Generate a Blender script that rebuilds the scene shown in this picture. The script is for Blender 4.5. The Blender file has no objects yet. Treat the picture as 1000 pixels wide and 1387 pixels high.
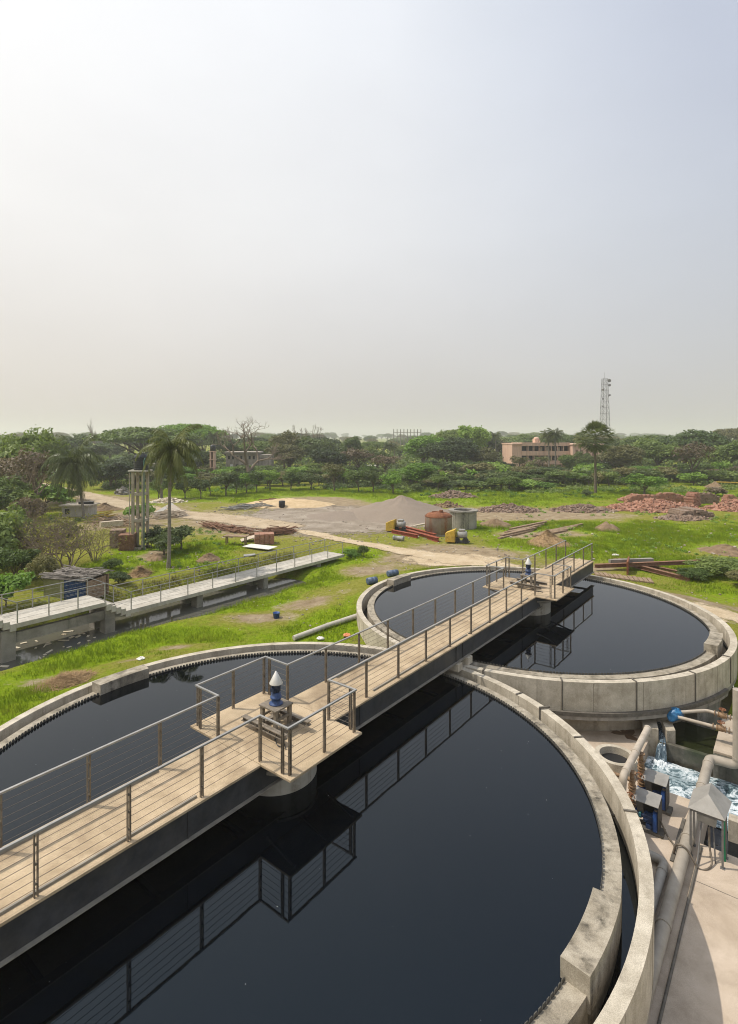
import bpy, math, random
import numpy as np
from mathutils import Vector

sc = bpy.context.scene
col = sc.collection
PI = math.pi
R = math.radians
random.seed(7)
rng = np.random.default_rng(7)

# ---------------------------------------------------------------- camera model
F, VH, CX, H = 749.0, 591.0, 480.0, 8.54
M = np.array([3.31, 20.76])                 # where the two tanks touch
D = np.array([0.6264, 0.7795])              # along the tank axis
T = np.array([0.7795, -0.6264])             # across it, to the right
ANG = math.atan2(D[1], D[0])
HALF = 8.48
C1 = M - HALF * D
C2 = M + HALF * D

def st(s, t, z=0.0):
    p = M + s * D + t * T
    return (float(p[0]), float(p[1]), z)

def at(u, v, z):
    Y = F * (H - z) / (v - VH)
    return (float((u - CX) * Y / F), float(Y), z)

def atY(u, Y):
    return (float((u - CX) * Y / F), float(Y))

def sstep(a, b, x):
    t = np.clip((x - a) / (b - a), 0, 1)
    return t * t * (3 - 2 * t)

def _hash(i, j, k):
    n = (i * 374761393 + j * 668265263 + k * 974711) & 0x7fffffff
    n = ((n ^ (n >> 13)) * 1274126177) & 0x7fffffff
    return ((n ^ (n >> 16)) & 0xffff) / 65535.0

def vnoise(x, y, seed=0):
    x = np.asarray(x, float); y = np.asarray(y, float)
    i = np.floor(x).astype(np.int64); j = np.floor(y).astype(np.int64)
    fx = x - i; fy = y - j
    fx = fx * fx * (3 - 2 * fx); fy = fy * fy * (3 - 2 * fy)
    a = _hash(i, j, seed); b = _hash(i + 1, j, seed)
    c = _hash(i, j + 1, seed); d = _hash(i + 1, j + 1, seed)
    return (a * (1 - fx) + b * fx) * (1 - fy) + (c * (1 - fx) + d * fx) * fy

def fbm(x, y, seed=0, o=4):
    r = 0; a = 0.5
    for k in range(o):
        r = r + a * vnoise(np.asarray(x) * 2 ** k, np.asarray(y) * 2 ** k, seed + k * 17)
        a *= 0.5
    return r / (1 - 0.5 ** o)

G0 = -0.9
RO = 8.51
def g(x, y):
    """ground height"""
    x = np.asarray(x, float); y = np.asarray(y, float)
    s = (x - M[0]) * D[0] + (y - M[1]) * D[1]
    t = (x - M[0]) * T[0] + (y - M[1]) * T[1]
    z = G0 + 0.22 * (fbm(x / 6, y / 6, 3) - 0.5) + 0.10 * (fbm(x / 1.3, y / 1.3, 9, 3) - 0.5)
    r1 = np.hypot(x - C1[0], y - C1[1]) - RO
    r2 = np.hypot(x - C2[0], y - C2[1]) - RO
    notch = np.exp(-(s / 3.2) ** 2) * (t < 0)
    w1 = sstep(4.5, 0.3, r1) * (1 - 0.95 * notch)
    w2 = sstep(5.0, 0.3, r2) * (1 - 0.95 * notch)
    w = np.maximum(w1, w2)
    z = z + w * (-0.16 - z) + 0.05 * (fbm(x / 0.9, y / 0.9, 5, 3) - 0.5)
    # canal beside the long concrete walkway
    wide = sstep(0.5, -2.5, s)
    dep = sstep(3.4, 1.5, np.abs(t + 19.2)) * sstep(18.5, 16.8, s)
    z = z * (1 - dep) + np.minimum(z, -1.5) * dep
    hw = 0.95 + 0.6 * wide + 0.9 * (fbm(s / 2.2, 0.5 + 0 * s, 21, 3) - 0.5)
    tt = t + 17.95 + 1.25 * wide + 0.5 * (fbm(s / 4.0, 3.5 + 0 * s, 22, 2) - 0.5)
    cut = np.where(tt > 0, sstep(hw + 3.4, hw - 0.3, tt), sstep(hw + 2.6, hw - 0.3, -tt)) * sstep(12.5, 8.5, s)
    z = z * (1 - cut) + (-2.65) * cut
    # sunken pump yard on the right
    yd = sstep(1.0, 2.2, t) * sstep(6.6, 4.6, s) * sstep(17.5, 15.5, t)
    yd2 = sstep(6.5, 7.5, t) * sstep(14.0, 6.0, s) * sstep(19, 15, t)
    z = np.where(yd > 0, z * (1 - yd) + (-4.4) * yd, z)
    z = np.minimum(z, z * (1 - yd2) + (-2.3) * yd2)
    return z

def gz(x, y):
    return float(g(x, y))

def gp(u, v):
    z = G0
    for _ in range(6):
        p = at(u, v, z)
        z = gz(p[0], p[1])
    return (p[0], p[1], z)

# ---------------------------------------------------------------- objects
def link(o):
    col.objects.link(o)
    return o

def tag(o, label=None, cat=None, group=None, kind=None):
    if label: o['label'] = label
    if cat: o['category'] = cat
    if group: o['group'] = group
    if kind: o['kind'] = kind
    return o

def wloc(o):
    v = Vector((0, 0, 0))
    while o is not None:
        v += o.location
        o = o.parent
    return v

def thing(name, label, cat, loc, group=None, rz=0.0):
    o = bpy.data.objects.new(name, None)
    o.empty_display_size = 0.3
    link(o)
    o.location = loc
    o.rotation_euler = (0, 0, rz)
    return tag(o, label, cat, group)

def np_mesh(name, verts, faces, smooth=None, mats=None, mi=None):
    """verts (N,3); faces list of arrays with equal vertex counts per array, or list of lists"""
    me = bpy.data.meshes.new(name)
    verts = np.asarray(verts, np.float32)
    if isinstance(faces, np.ndarray):
        k = faces.shape[1]
        loops = faces.ravel().astype(np.int32)
        starts = np.arange(0, len(loops), k, dtype=np.int32)
        totals = np.full(len(faces), k, np.int32)
    else:
        totals = np.array([len(f) for f in faces], np.int32)
        loops = np.array([i for f in faces for i in f], np.int32)
        starts = np.concatenate([[0], np.cumsum(totals)[:-1]]).astype(np.int32)
    me.vertices.add(len(verts)); me.vertices.foreach_set('co', verts.ravel())
    me.loops.add(len(loops)); me.loops.foreach_set('vertex_index', loops)
    me.polygons.add(len(totals))
    me.polygons.foreach_set('loop_start', starts)
    me.polygons.foreach_set('loop_total', totals)
    if smooth is None:
        me.polygons.foreach_set('use_smooth', np.zeros(len(totals), bool))
    else:
        me.polygons.foreach_set('use_smooth', np.broadcast_to(np.asarray(smooth, bool), (len(totals),)).copy())
    if mi is not None:
        me.polygons.foreach_set('material_index', np.asarray(mi, np.int32))
    for m in (mats or []):
        me.materials.append(m)
    me.update(calc_edges=True)
    me.validate()
    return me

class MB:
    def __init__(self):
        self.v = []; self.f = []; self.s = []
    def add(self, verts, faces, smooth=False):
        b = len(self.v)
        self.v += [tuple(p) for p in verts]
        self.f += [tuple(i + b for i in f) for f in faces]
        self.s += ([smooth] * len(faces)) if isinstance(smooth, bool) else list(smooth)
        return self
    def hexa(self, a, b):
        """a: 4 bottom points, b: 4 top points (same order)"""
        return self.add(list(a) + list(b), [(3, 2, 1, 0), (4, 5, 6, 7), (0, 1, 5, 4), (1, 2, 6, 5), (2, 3, 7, 6), (3, 0, 4, 7)])
    def box(self, cx, cy, cz, sx, sy, sz, ang=0.0, tilt=0.0, roll=0.0):
        ca, sa = math.cos(ang), math.sin(ang)
        ct, s_t = math.cos(tilt), math.sin(tilt)
        cr, sr = math.cos(roll), math.sin(roll)
        pts = []
        for dz in (-.5, .5):
            for dx, dy in ((-.5, -.5), (.5, -.5), (.5, .5), (-.5, .5)):
                x, y, z = dx * sx, dy * sy, dz * sz
                y, z = y * cr - z * sr, y * sr + z * cr
                x, z = x * ct - z * s_t, x * s_t + z * ct
                pts.append((cx + x * ca - y * sa, cy + x * sa + y * ca, cz + z))
        return self.hexa(pts[:4], pts[4:])
    def sbox(self, s0, s1, t0, t1, z0, z1):
        q = [(s0, t0), (s0, t1), (s1, t1), (s1, t0)]
        return self.hexa([st(s, t, z0) for s, t in q], [st(s, t, z1) for s, t in q])
    def prism(self, poly, z0, z1):
        n = len(poly)
        vs = [(p[0], p[1], z0) for p in poly] + [(p[0], p[1], z1) for p in poly]
        fs = [tuple(range(n - 1, -1, -1)), tuple(range(n, 2 * n))]
        fs += [(i, (i + 1) % n, n + (i + 1) % n, n + i) for i in range(n)]
        return self.add(vs, fs)
    def tube(self, pts, r, n=8, caps=True):
        pts = [Vector(p) for p in pts]
        k = len(pts)
        rs = list(r) if hasattr(r, '__len__') else [r] * k
        tang = []
        for i in range(k):
            a = pts[max(i - 1, 0)]; b = pts[min(i + 1, k - 1)]
            d = (b - a)
            tang.append(d.normalized() if d.length > 1e-9 else Vector((0, 0, 1)))
        ref = Vector((0, 0, 1)) if abs(tang[0].z) < .9 else Vector((1, 0, 0))
        nx = (ref - tang[0] * ref.dot(tang[0])).normalized()
        vs = []
        for i in range(k):
            nx = (nx - tang[i] * nx.dot(tang[i]))
            nx = nx.normalized() if nx.length > 1e-6 else tang[i].orthogonal().normalized()
            ny = tang[i].cross(nx)
            for j in range(n):
                a = 2 * PI * j / n
                vs.append(pts[i] + (nx * math.cos(a) + ny * math.sin(a)) * rs[i])
        fs = []
        for i in range(k - 1):
            for j in range(n):
                fs.append((i * n + j, i * n + (j + 1) % n, (i + 1) * n + (j + 1) % n, (i + 1) * n + j))
        self.add(vs, fs, True)
        if caps:
            self.add(vs[:n], [tuple(range(n - 1, -1, -1))])
            self.add(vs[-n:], [tuple(range(n))])
        return self
    def cyl(self, p0, p1, r0, r1=None, n=14, caps=True):
        return self.tube([p0, p1], [r0, r0 if r1 is None else r1], n, caps)
    def ring(self, c, r0, r1, z0, z1, a0=0.0, a1=360.0, n=160):
        full = abs(a1 - a0) >= 359.99
        k = n if full else max(2, int(n * (a1 - a0) / 360) + 1)
        def P(r, z, i):
            a = R(a0 + (a1 - a0) * i / (n if full else k))
            return (c[0] + r * math.cos(a), c[1] + r * math.sin(a), z)
        m = k if full else k + 1
        for quad in (((r0, z1), (r1, z1)), ((r1, z1), (r1, z0)), ((r1, z0), (r0, z0)), ((r0, z0), (r0, z1))):
            vs = [P(*quad[0], i) for i in range(m)] + [P(*quad[1], i) for i in range(m)]
            fs = [(i, m + i, m + (i + 1) % m, (i + 1) % m) for i in range(k)]
            self.add(vs, fs, quad[0][0] == quad[1][0])
        if not full:
            for i in (0, k):
                self.add([P(r0, z0, i), P(r1, z0, i), P(r1, z1, i), P(r0, z1, i)], [(0, 1, 2, 3)])
        return self
    def lathe(self, c, prof, n=20, smooth=True):
        """c: (x,y), prof: list of (r,z)"""
        vs = []
        for r, z in prof:
            for j in range(n):
                a = 2 * PI * j / n
                vs.append((c[0] + r * math.cos(a), c[1] + r * math.sin(a), z))
        fs = []
        for i in range(len(prof) - 1):
            for j in range(n):
                fs.append((i * n + j, i * n + (j + 1) % n, (i + 1) * n + (j + 1) % n, (i + 1) * n + j))
        return self.add(vs, fs, smooth)
    def build(self, name, mat, parent=None, loc=None, bevel=0.0, **tags):
        base = wloc(parent) if parent is not None else Vector(loc if loc is not None else (0, 0, 0))
        v = np.array(self.v, float) - np.array(base)
        me = np_mesh(name, v, self.f, self.s, [mat])
        o = link(bpy.data.objects.new(name, me))
        if parent is not None:
            o.parent = parent
        else:
            o.location = base
        if bevel:
            b = o.modifiers.new('bevel', 'BEVEL'); b.width = bevel; b.segments = 2; b.limit_method = 'ANGLE'; b.angle_limit = R(50)
        tag(o, **tags)
        return o

def copy_tree(o, parent=None):
    c = o.copy()
    col.objects.link(c)
    c.parent = parent
    for ch in list(KIDS.get(o.name, [])):
        copy_tree(ch, c)
    return c

KIDS = {}
def reg(root, *kids):
    KIDS.setdefault(root.name, []).extend(kids)

# ---------------------------------------------------------------- materials
def nd(nt, typ, **kw):
    n = nt.nodes.new(typ)
    for k, v in kw.items():
        setattr(n, k, v)
    return n

def ramp(nt, src, stops):
    r = nd(nt, 'ShaderNodeValToRGB')
    el = r.color_ramp.elements
    el[0].position, el[1].position = stops[0][0], stops[-1][0]
    el[0].color = (*stops[0][1], 1) if len(stops[0][1]) == 3 else stops[0][1]
    el[1].color = (*stops[-1][1], 1) if len(stops[-1][1]) == 3 else stops[-1][1]
    for p, c in stops[1:-1]:
        e = el.new(p); e.color = (*c, 1)
    nt.links.new(src, r.inputs[0])
    return r.outputs[0]

def noise(nt, scale, detail=5, rough=.6, vec=None, stretch=None, dist=0.0, src='Position'):
    if vec is None:
        if src == 'Position':
            vec = nd(nt, 'ShaderNodeNewGeometry').outputs['Position']
        else:
            vec = nd(nt, 'ShaderNodeTexCoord').outputs['Object']
    if stretch:
        m = nd(nt, 'ShaderNodeMapping'); m.inputs['Scale'].default_value = stretch
        nt.links.new(vec, m.inputs[0]); vec = m.outputs[0]
    n = nd(nt, 'ShaderNodeTexNoise')
    n.inputs['Scale'].default_value = scale
    n.inputs['Detail'].default_value = detail
    n.inputs['Roughness'].default_value = rough
    n.inputs['Distortion'].default_value = dist
    nt.links.new(vec, n.inputs['Vector'])
    return n.outputs['Fac']

def mixc(nt, fac, a, b, mode='MIX'):
    m = nd(nt, 'ShaderNodeMix', data_type='RGBA', blend_type=mode)
    for sock, val in ((m.inputs['Factor'], fac), (m.inputs['A'], a), (m.inputs['B'], b)):
        if isinstance(val, (int, float)):
            sock.default_value = val
        elif isinstance(val, tuple):
            sock.default_value = (*val, 1) if len(val) == 3 else val
        else:
            nt.links.new(val, sock)
    return m.outputs['Result']

def math_(nt, op, a, b=0.0, clamp=False):
    m = nd(nt, 'ShaderNodeMath', operation=op, use_clamp=clamp)
    for i, val in enumerate((a, b)):
        if isinstance(val, (int, float)):
            m.inputs[i].default_value = val
        else:
            nt.links.new(val, m.inputs[i])
    return m.outputs[0]

def newmat(name):
    m = bpy.data.materials.new(name)
    m.use_nodes = True
    nt = m.node_tree
    return m, nt, nt.nodes['Principled BSDF']

def setspec(b, v):
    b.inputs['Specular IOR Level'].default_value = v

def mat(name, c1, c2=None, scale=2.0, rough=.85, bump=.15, bscale=25.0, metal=0.0, stain=None, stain_amt=.5,
        streak=None, streak_amt=.5, spec=.3, src='Position', speck=0.0, lo=.35, hi=.65, bdist=.02):
    m, nt, b = newmat(name)
    b.inputs['Roughness'].default_value = rough
    b.inputs['Metallic'].default_value = metal
    setspec(b, spec)
    c = c1
    if c2 is not None:
        c = ramp(nt, noise(nt, scale, 7, .65, src=src), [(lo, c1), (hi, c2)])
    if stain is not None:
        f = ramp(nt, noise(nt, scale * .45, 8, .7, src=src, dist=.6), [(.48, (0, 0, 0)), (.66, (1, 1, 1))])
        f = math_(nt, 'MULTIPLY', f, stain_amt)
        c = mixc(nt, f, c, stain)
    if streak is not None:
        f = ramp(nt, noise(nt, 1.0, 5, .6, src=src, stretch=(3.2, 3.2, .22)), [(.5, (0, 0, 0)), (.68, (1, 1, 1))])
        f2 = ramp(nt, noise(nt, 9, 5, .7, src=src), [(.3, (0, 0, 0)), (.7, (1, 1, 1))])
        f = math_(nt, 'MULTIPLY', math_(nt, 'MULTIPLY', f, f2), streak_amt * 1.6, True)
        c = mixc(nt, f, c, streak)
    if speck:
        f = ramp(nt, noise(nt, 60, 2, .5, src=src), [(.3, (1 - speck,) * 3), (.7, (1 + speck,) * 3)])
        c = mixc(nt, 1.0, c, f, 'MULTIPLY')
    if isinstance(c, tuple):
        b.inputs['Base Color'].default_value = (*c, 1)
    else:
        nt.links.new(c, b.inputs['Base Color'])
    if bump:
        bn = nd(nt, 'ShaderNodeBump')
        bn.inputs['Strength'].default_value = bump
        bn.inputs['Distance'].default_value = bdist
        nt.links.new(noise(nt, bscale, 6, .65, src=src), bn.inputs['Height'])
        nt.links.new(bn.outputs[0], b.inputs['Normal'])
    return m

def leafmat(name, c1, c2, c3, trans=.25, rough=.55):
    """per-tree hue from Object Info, per-clump hue from noise in the tree's own space"""
    m, nt, b = newmat(name)
    b.inputs['Roughness'].default_value = rough
    setspec(b, .25)
    oi = nd(nt, 'ShaderNodeObjectInfo').outputs['Random']
    n1 = noise(nt, .9, 3, .6, src='Object')
    f = math_(nt, 'ADD', math_(nt, 'MULTIPLY', n1, .9), math_(nt, 'MULTIPLY', oi, .5))
    c = ramp(nt, f, [(.42, c1), (.70, c2), (.98, c3)])
    nt.links.new(c, b.inputs['Base Color'])
    tr = nd(nt, 'ShaderNodeBsdfTranslucent')
    cc = mixc(nt, 1.0, c, (1.25, 1.35, .7), 'MULTIPLY')
    nt.links.new(cc, tr.inputs['Color'])
    mx = nd(nt, 'ShaderNodeMixShader')
    mx.inputs[0].default_value = trans
    nt.links.new(b.outputs[0], mx.inputs[1]); nt.links.new(tr.outputs[0], mx.inputs[2])
    nt.links.new(mx.outputs[0], nt.nodes['Material Output'].inputs['Surface'])
    return m

MT = {}
MT['concrete'] = mat('concrete', (.34, .29, .22), (.50, .44, .35), 1.6, .9, .35, 30, stain=(.17, .14, .10), stain_amt=.55, streak=(.10, .085, .06), streak_amt=.5, speck=.12)
MT['rim_concrete'] = mat('rim_concrete', (.40, .35, .27), (.57, .51, .41), 2.2, .9, .35, 34, stain=(.27, .22, .16), stain_amt=.35, streak=(.17, .14, .10), streak_amt=.45, speck=.2)
MT['weathered_concrete'] = mat('weathered_concrete', (.27, .23, .17), (.42, .37, .29), 3.0, .9, .5, 30, stain=(.10, .085, .06), stain_amt=.7, streak=(.07, .06, .045), streak_amt=.8, speck=.18)
MT['white_concrete'] = mat('white_concrete', (.40, .37, .31), (.54, .50, .43), 1.5, .9, .25, 30, stain=(.32, .28, .22), stain_amt=.5, streak=(.22, .19, .15), streak_amt=.4, speck=.08)
MT['old_concrete'] = mat('old_concrete', (.23, .21, .18), (.34, .31, .27), 1.2, .92, .3, 22, stain=(.11, .10, .085), stain_amt=.6, streak=(.08, .075, .065), streak_amt=.6, speck=.1)
MT['wet_concrete'] = mat('wet_concrete', (.045, .042, .032), (.12, .11, .085), 2.5, .35, .4, 18, stain=(.03, .05, .015), stain_amt=.6, streak=(.2, .19, .16), streak_amt=.4, spec=.5)
MT['slab'] = mat('slab', (.44, .35, .26), (.56, .46, .36), .9, .9, .2, 35, stain=(.27, .21, .15), stain_amt=.6, speck=.10)
MT['deck'] = mat('deck', (.39, .295, .185), (.51, .395, .26), 1.4, .9, .25, 40, stain=(.22, .155, .095), stain_amt=.7, speck=.22)
MT['steel_dark'] = mat('steel_dark', (.030, .031, .034), (.060, .060, .062), 2.5, .5, .1, 30, stain=(.10, .085, .065), stain_amt=.3, spec=.4)
MT['flange'] = mat('flange', (.20, .18, .15), (.30, .27, .22), 4, .7, .2, 30)
MT['handrail'] = mat('handrail', (.27, .26, .245), (.37, .36, .34), 3, .45, .08, 40, metal=.35, spec=.5)
MT['post'] = mat('post', (.13, .105, .08), (.24, .20, .155), 6, .55, .1, 40, metal=.3)
MT['cable'] = mat('cable', (.16, .14, .12), rough=.5, bump=0, metal=.4)
MT['galv'] = mat('galv', (.27, .26, .24), (.38, .37, .34), 4, .5, .08, 40, metal=.3, stain=(.2, .15, .1), stain_amt=.3)
MT['blue_paint'] = mat('blue_paint', (.012, .035, .11), (.03, .07, .20), 6, .45, .08, 30, stain=(.03, .03, .035), stain_amt=.6, spec=.5)
MT['cap_metal'] = mat('cap_metal', (.55, .53, .50), (.68, .66, .62), 5, .45, .05, 30, metal=.25)
MT['stand_steel'] = mat('stand_steel', (.14, .115, .085), (.25, .21, .165), 7, .75, .2, 40)
MT['blue_dark'] = mat('blue_dark', (.008, .016, .045), (.018, .035, .075), 6, .45, .08, 30, spec=.5)
MT['strap'] = mat('strap', (.09, .08, .065), (.16, .14, .115), 6, .8, .2, 30)
MT['weir'] = mat('weir', (.045, .042, .036), (.10, .092, .078), 6, .7, .1, 30, stain=(.22, .2, .16), stain_amt=.3)
MT['slab2'] = mat('slab2', (.40, .33, .25), (.50, .42, .33), 1.2, .9, .2, 35, stain=(.22, .18, .13), stain_amt=.6)
MT['teal'] = mat('teal', (.02, .12, .15), (.04, .18, .20), 6, .5, .1, 30)
MT['blue_bright'] = mat('blue_bright', (.015, .065, .24), (.035, .10, .32), 6, .4, .06, 30, spec=.5)
MT['pipe_warm'] = mat('pipe_warm', (.30, .26, .21), (.40, .35, .285), 2, .6, .1, 30, stain=(.19, .16, .12), stain_amt=.5)
MT['post_grey'] = mat('post_grey', (.12, .115, .11), (.19, .18, .17), 6, .6, .1, 30)
MT['green_pipe'] = mat('green_pipe', (.01, .20, .09), rough=.5, bump=0)
MT['grey_green'] = mat('grey_green', (.20, .24, .22), (.28, .32, .30), 5, .5, .1, 30)
MT['green_far'] = mat('green_far', (.05, .13, .09), rough=.5, bump=0)
MT['twig_grey'] = mat('twig_grey', (.15, .13, .11), (.28, .25, .22), 6, .95, .2, 20)
MT['dark_pink'] = mat('dark_pink', (.26, .16, .12), rough=.9, bump=0)
MT['reed'] = mat('reed', (.10, .085, .03), (.19, .19, .05), .7, .8, 0, 20)
MT['stones'] = mat('stones', (.22, .17, .13), (.46, .40, .33), 1.3, .95, .3, 12)
MT['joint'] = mat('joint', (.17, .145, .11), (.24, .21, .16), 5, .95, .2, 20)
MT['rust'] = mat('rust', (.16, .055, .025), (.30, .13, .065), 3, .9, .4, 25, stain=(.09, .035, .02), stain_amt=.6, speck=.15)
MT['red_beam'] = mat('red_beam', (.22, .05, .025), (.34, .10, .055), 4, .75, .2, 25)
MT['brass'] = mat('brass', (.20, .12, .06), (.34, .22, .13), 14, .6, .3, 40, stain=(.10, .06, .035), stain_amt=.6)
MT['pvc'] = mat('pvc', (.40, .34, .27), (.50, .43, .35), 3, .6, .06, 30, stain=(.28, .23, .17), stain_amt=.5)
MT['pipe_grey'] = mat('pipe_grey', (.26, .235, .20), (.36, .33, .285), 3, .6, .1, 30, stain=(.17, .145, .11), stain_amt=.5)
MT['sheet_metal'] = mat('sheet_metal', (.25, .235, .21), (.33, .31, .28), 3, .5, .06, 20, metal=.15, stain=(.28, .24, .19), stain_amt=.4)
MT['shaded_hood'] = mat('shaded_hood', (.05, .045, .04), (.09, .08, .07), 4, .7, .1, 30)  # shade on the pump hood sides, painted as a darker sheet metal
MT['blue_plastic'] = mat('blue_plastic', (.008, .075, .20), (.03, .18, .36), 9, .35, .5, 14, spec=.5)
MT['black_plastic'] = mat('black_plastic', (.016, .017, .02), (.03, .032, .035), 5, .45, .05, 30, spec=.4)
MT['yellow_paint'] = mat('yellow_paint', (.46, .30, .03), (.62, .42, .07), 5, .7, .2, 30, stain=(.17, .10, .04), stain_amt=.75)
MT['grey_paint'] = mat('grey_paint', (.26, .26, .25), (.36, .35, .33), 5, .6, .1, 30)
MT['brick'] = mat('brick', (.27, .115, .07), (.42, .235, .165), 5, .95, .4, 20, stain=(.30, .23, .17), stain_amt=.6)
MT['brick_grey'] = mat('brick_grey', (.15, .10, .07), (.30, .21, .16), 5, .95, .4, 20, stain=(.33, .28, .22), stain_amt=.5)
MT['earth'] = mat('earth', (.15, .10, .055), (.26, .18, .11), 2, .97, .6, 14, speck=.25)
MT['straw'] = mat('straw', (.20, .12, .055), (.36, .25, .13), 9, .95, .6, 40, speck=.3)
MT['gravel'] = mat('gravel', (.21, .165, .125), (.33, .27, .215), 16, .97, .9, 26, speck=.35, bdist=.06)
MT['sand'] = mat('sand', (.46, .33, .18), (.58, .44, .27), 1.5, .97, .4, 12, speck=.1)
MT['wood'] = mat('wood', (.20, .13, .08), (.36, .26, .17), 5, .9, .3, 30, stain=(.12, .08, .05), stain_amt=.5)
MT['wood_pale'] = mat('wood_pale', (.42, .34, .25), (.56, .48, .38), 4, .9, .2, 30)
MT['wood_red'] = mat('wood_red', (.15, .075, .045), (.27, .15, .095), 5, .9, .3, 30)
MT['bark'] = mat('bark', (.085, .065, .045), (.17, .14, .105), 5, .95, .6, 18, src='Object')
MT['bark_pale'] = mat('bark_pale', (.17, .145, .12), (.27, .24, .20), 4, .95, .5, 18, src='Object')
MT['pink_wall'] = mat('pink_wall', (.60, .39, .285), (.68, .47, .355), .5, .9, .1, 10, streak=(.28, .18, .13), streak_amt=.5)
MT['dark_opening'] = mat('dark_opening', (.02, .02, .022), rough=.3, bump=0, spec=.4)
MT['plaster_old'] = mat('plaster_old', (.26, .22, .18), (.42, .37, .31), .7, .95, .2, 8, streak=(.10, .085, .07), streak_amt=.8)
MT['wall_brown'] = mat('wall_brown', (.20, .13, .10), (.30, .21, .165), .6, .95, .2, 8, streak=(.1, .07, .055), streak_amt=.6)
MT['roof_sheet'] = mat('roof_sheet', (.42, .42, .43), (.54, .54, .55), .7, .6, .1, 8)
MT['steel_far'] = mat('steel_far', (.16, .15, .15), rough=.6, bump=0)
MT['drum'] = mat('drum', (.34, .31, .25), (.44, .41, .34), 2, .8, .1, 20, streak=(.15, .12, .08), streak_amt=.6)
MT['blue_sheet'] = mat('blue_sheet', (.012, .04, .11), (.03, .075, .17), 3, .5, .1, 10, streak=(.02, .02, .025), streak_amt=.7)
MT['lime_sheet'] = mat('lime_sheet', (.30, .30, .12), (.40, .39, .19), 3, .7, .1, 10, streak=(.15, .13, .07), streak_amt=.6)
MT['litter'] = mat('litter', (.45, .36, .24), (.68, .62, .50), 3, .9, .2, 10)
MT['white_bag'] = mat('white_bag', (.60, .57, .52), (.74, .71, .66), 6, .7, .3, 12)
MT['orange_bag'] = mat('orange_bag', (.55, .17, .06), (.68, .30, .16), 8, .7, .3, 12)
MT['twig'] = mat('twig', (.15, .11, .075), (.25, .195, .14), 5, .95, .2, 10, src='Object')

MT['leaf_dark'] = leafmat('leaf_dark', (.040, .060, .024), (.075, .104, .038), (.13, .168, .055), .3)
MT['leaf_mid'] = leafmat('leaf_mid', (.066, .105, .026), (.120, .170, .044), (.21, .265, .07), .3)
MT['leaf_bright'] = leafmat('leaf_bright', (.10, .185, .026), (.165, .28, .04), (.26, .36, .075), .3)
MT['leaf_olive'] = leafmat('leaf_olive', (.095, .095, .038), (.15, .145, .055), (.22, .20, .08), .25)
MT['leaf_brown'] = leafmat('leaf_brown', (.11, .082, .052), (.165, .125, .082), (.22, .17, .115), .2)
MT['leaf_fan'] = leafmat('leaf_fan', (.085, .105, .035), (.14, .165, .055), (.24, .25, .10), .25, .4)
MT['leaf_yellow'] = leafmat('leaf_yellow', (.16, .12, .025), (.24, .19, .04), (.20, .21, .05), .3)
MT['leaf_palm'] = leafmat('leaf_palm', (.050, .066, .018), (.095, .115, .030), (.19, .20, .06), .2, .45)
# ================================================================ GROUND
def zone(x, y, u, v, ru, rv, p=2):
    c = at(u, v, G0)
    y1 = at(u, v + rv, G0)[1]; y2 = at(u, max(v - rv, VH + 12), G0)[1]
    rx = ru * c[1] / F; ry = (y2 - y1) / 2
    cy = (y1 + y2) / 2
    return np.exp(-(((x - c[0]) / rx) ** 2 + ((y - cy) / ry) ** 2) ** (p / 2))

LUSH = [(30, 925, 60, 22), (120, 885, 60, 16), (230, 862, 70, 14), (330, 818, 60, 12), (415, 785, 50, 12), (480, 752, 40, 10),
        (880, 728, 130, 22), (730, 742, 60, 12), (940, 765, 70, 12), (690, 712, 50, 10), (255, 748, 60, 18), (175, 765, 50, 14),
        (400, 672, 190, 8), (300, 668, 90, 7), (650, 676, 120, 8), (860, 668, 160, 7), (20, 960, 40, 25), (440, 852, 50, 12), (560, 672, 60, 10)]
BARE = [(415, 822, 45, 9), (600, 758, 110, 11), (950, 828, 80, 14), (70, 925, 60, 12), (440, 700, 180, 24), (700, 695, 110, 7),
        (170, 705, 60, 20), (420, 680, 60, 8), (210, 752, 20, 8), (720, 700, 150, 5), (520, 860, 20, 10), (990, 745, 40, 8),
        (340, 712, 80, 10), (130, 678, 90, 8), (620, 745, 60, 8), (780, 770, 60, 6), (350, 838, 45, 7), (240, 880, 34, 7), (500, 775, 45, 8), (180, 905, 30, 6), (760, 722, 40, 5), (700, 725, 30, 5)]

def masks(x, y):
    lush = 0.30 + 0.95 * (fbm(x / 5.5, y / 5.5, 31, 5) - 0.5)
    for z in LUSH: lush = lush + 0.95 * zone(x, y, *z)
    bare = 0.9 * (fbm(x / 4.0, y / 4.0, 47, 5) - 0.52)
    for z in BARE: bare = bare + 0.95 * zone(x, y, *z)
    lush = lush - 0.9 * np.clip(bare, 0, 1)
    return np.clip(lush, 0, 1), np.clip(bare, 0, 1)

def axis(a, b, step, far_lo, far_hi):
    mid = list(np.arange(a, b + 1e-6, step))
    lo = []; p = a; d = step
    while p > far_lo:
        d *= 1.28; p -= d; lo.append(max(p, far_lo))
    hi = []; p = mid[-1]; d = step
    while p < far_hi:
        d *= 1.28; p += d; hi.append(min(p, far_hi))
    return np.array(lo[::-1] + mid + hi)

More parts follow.
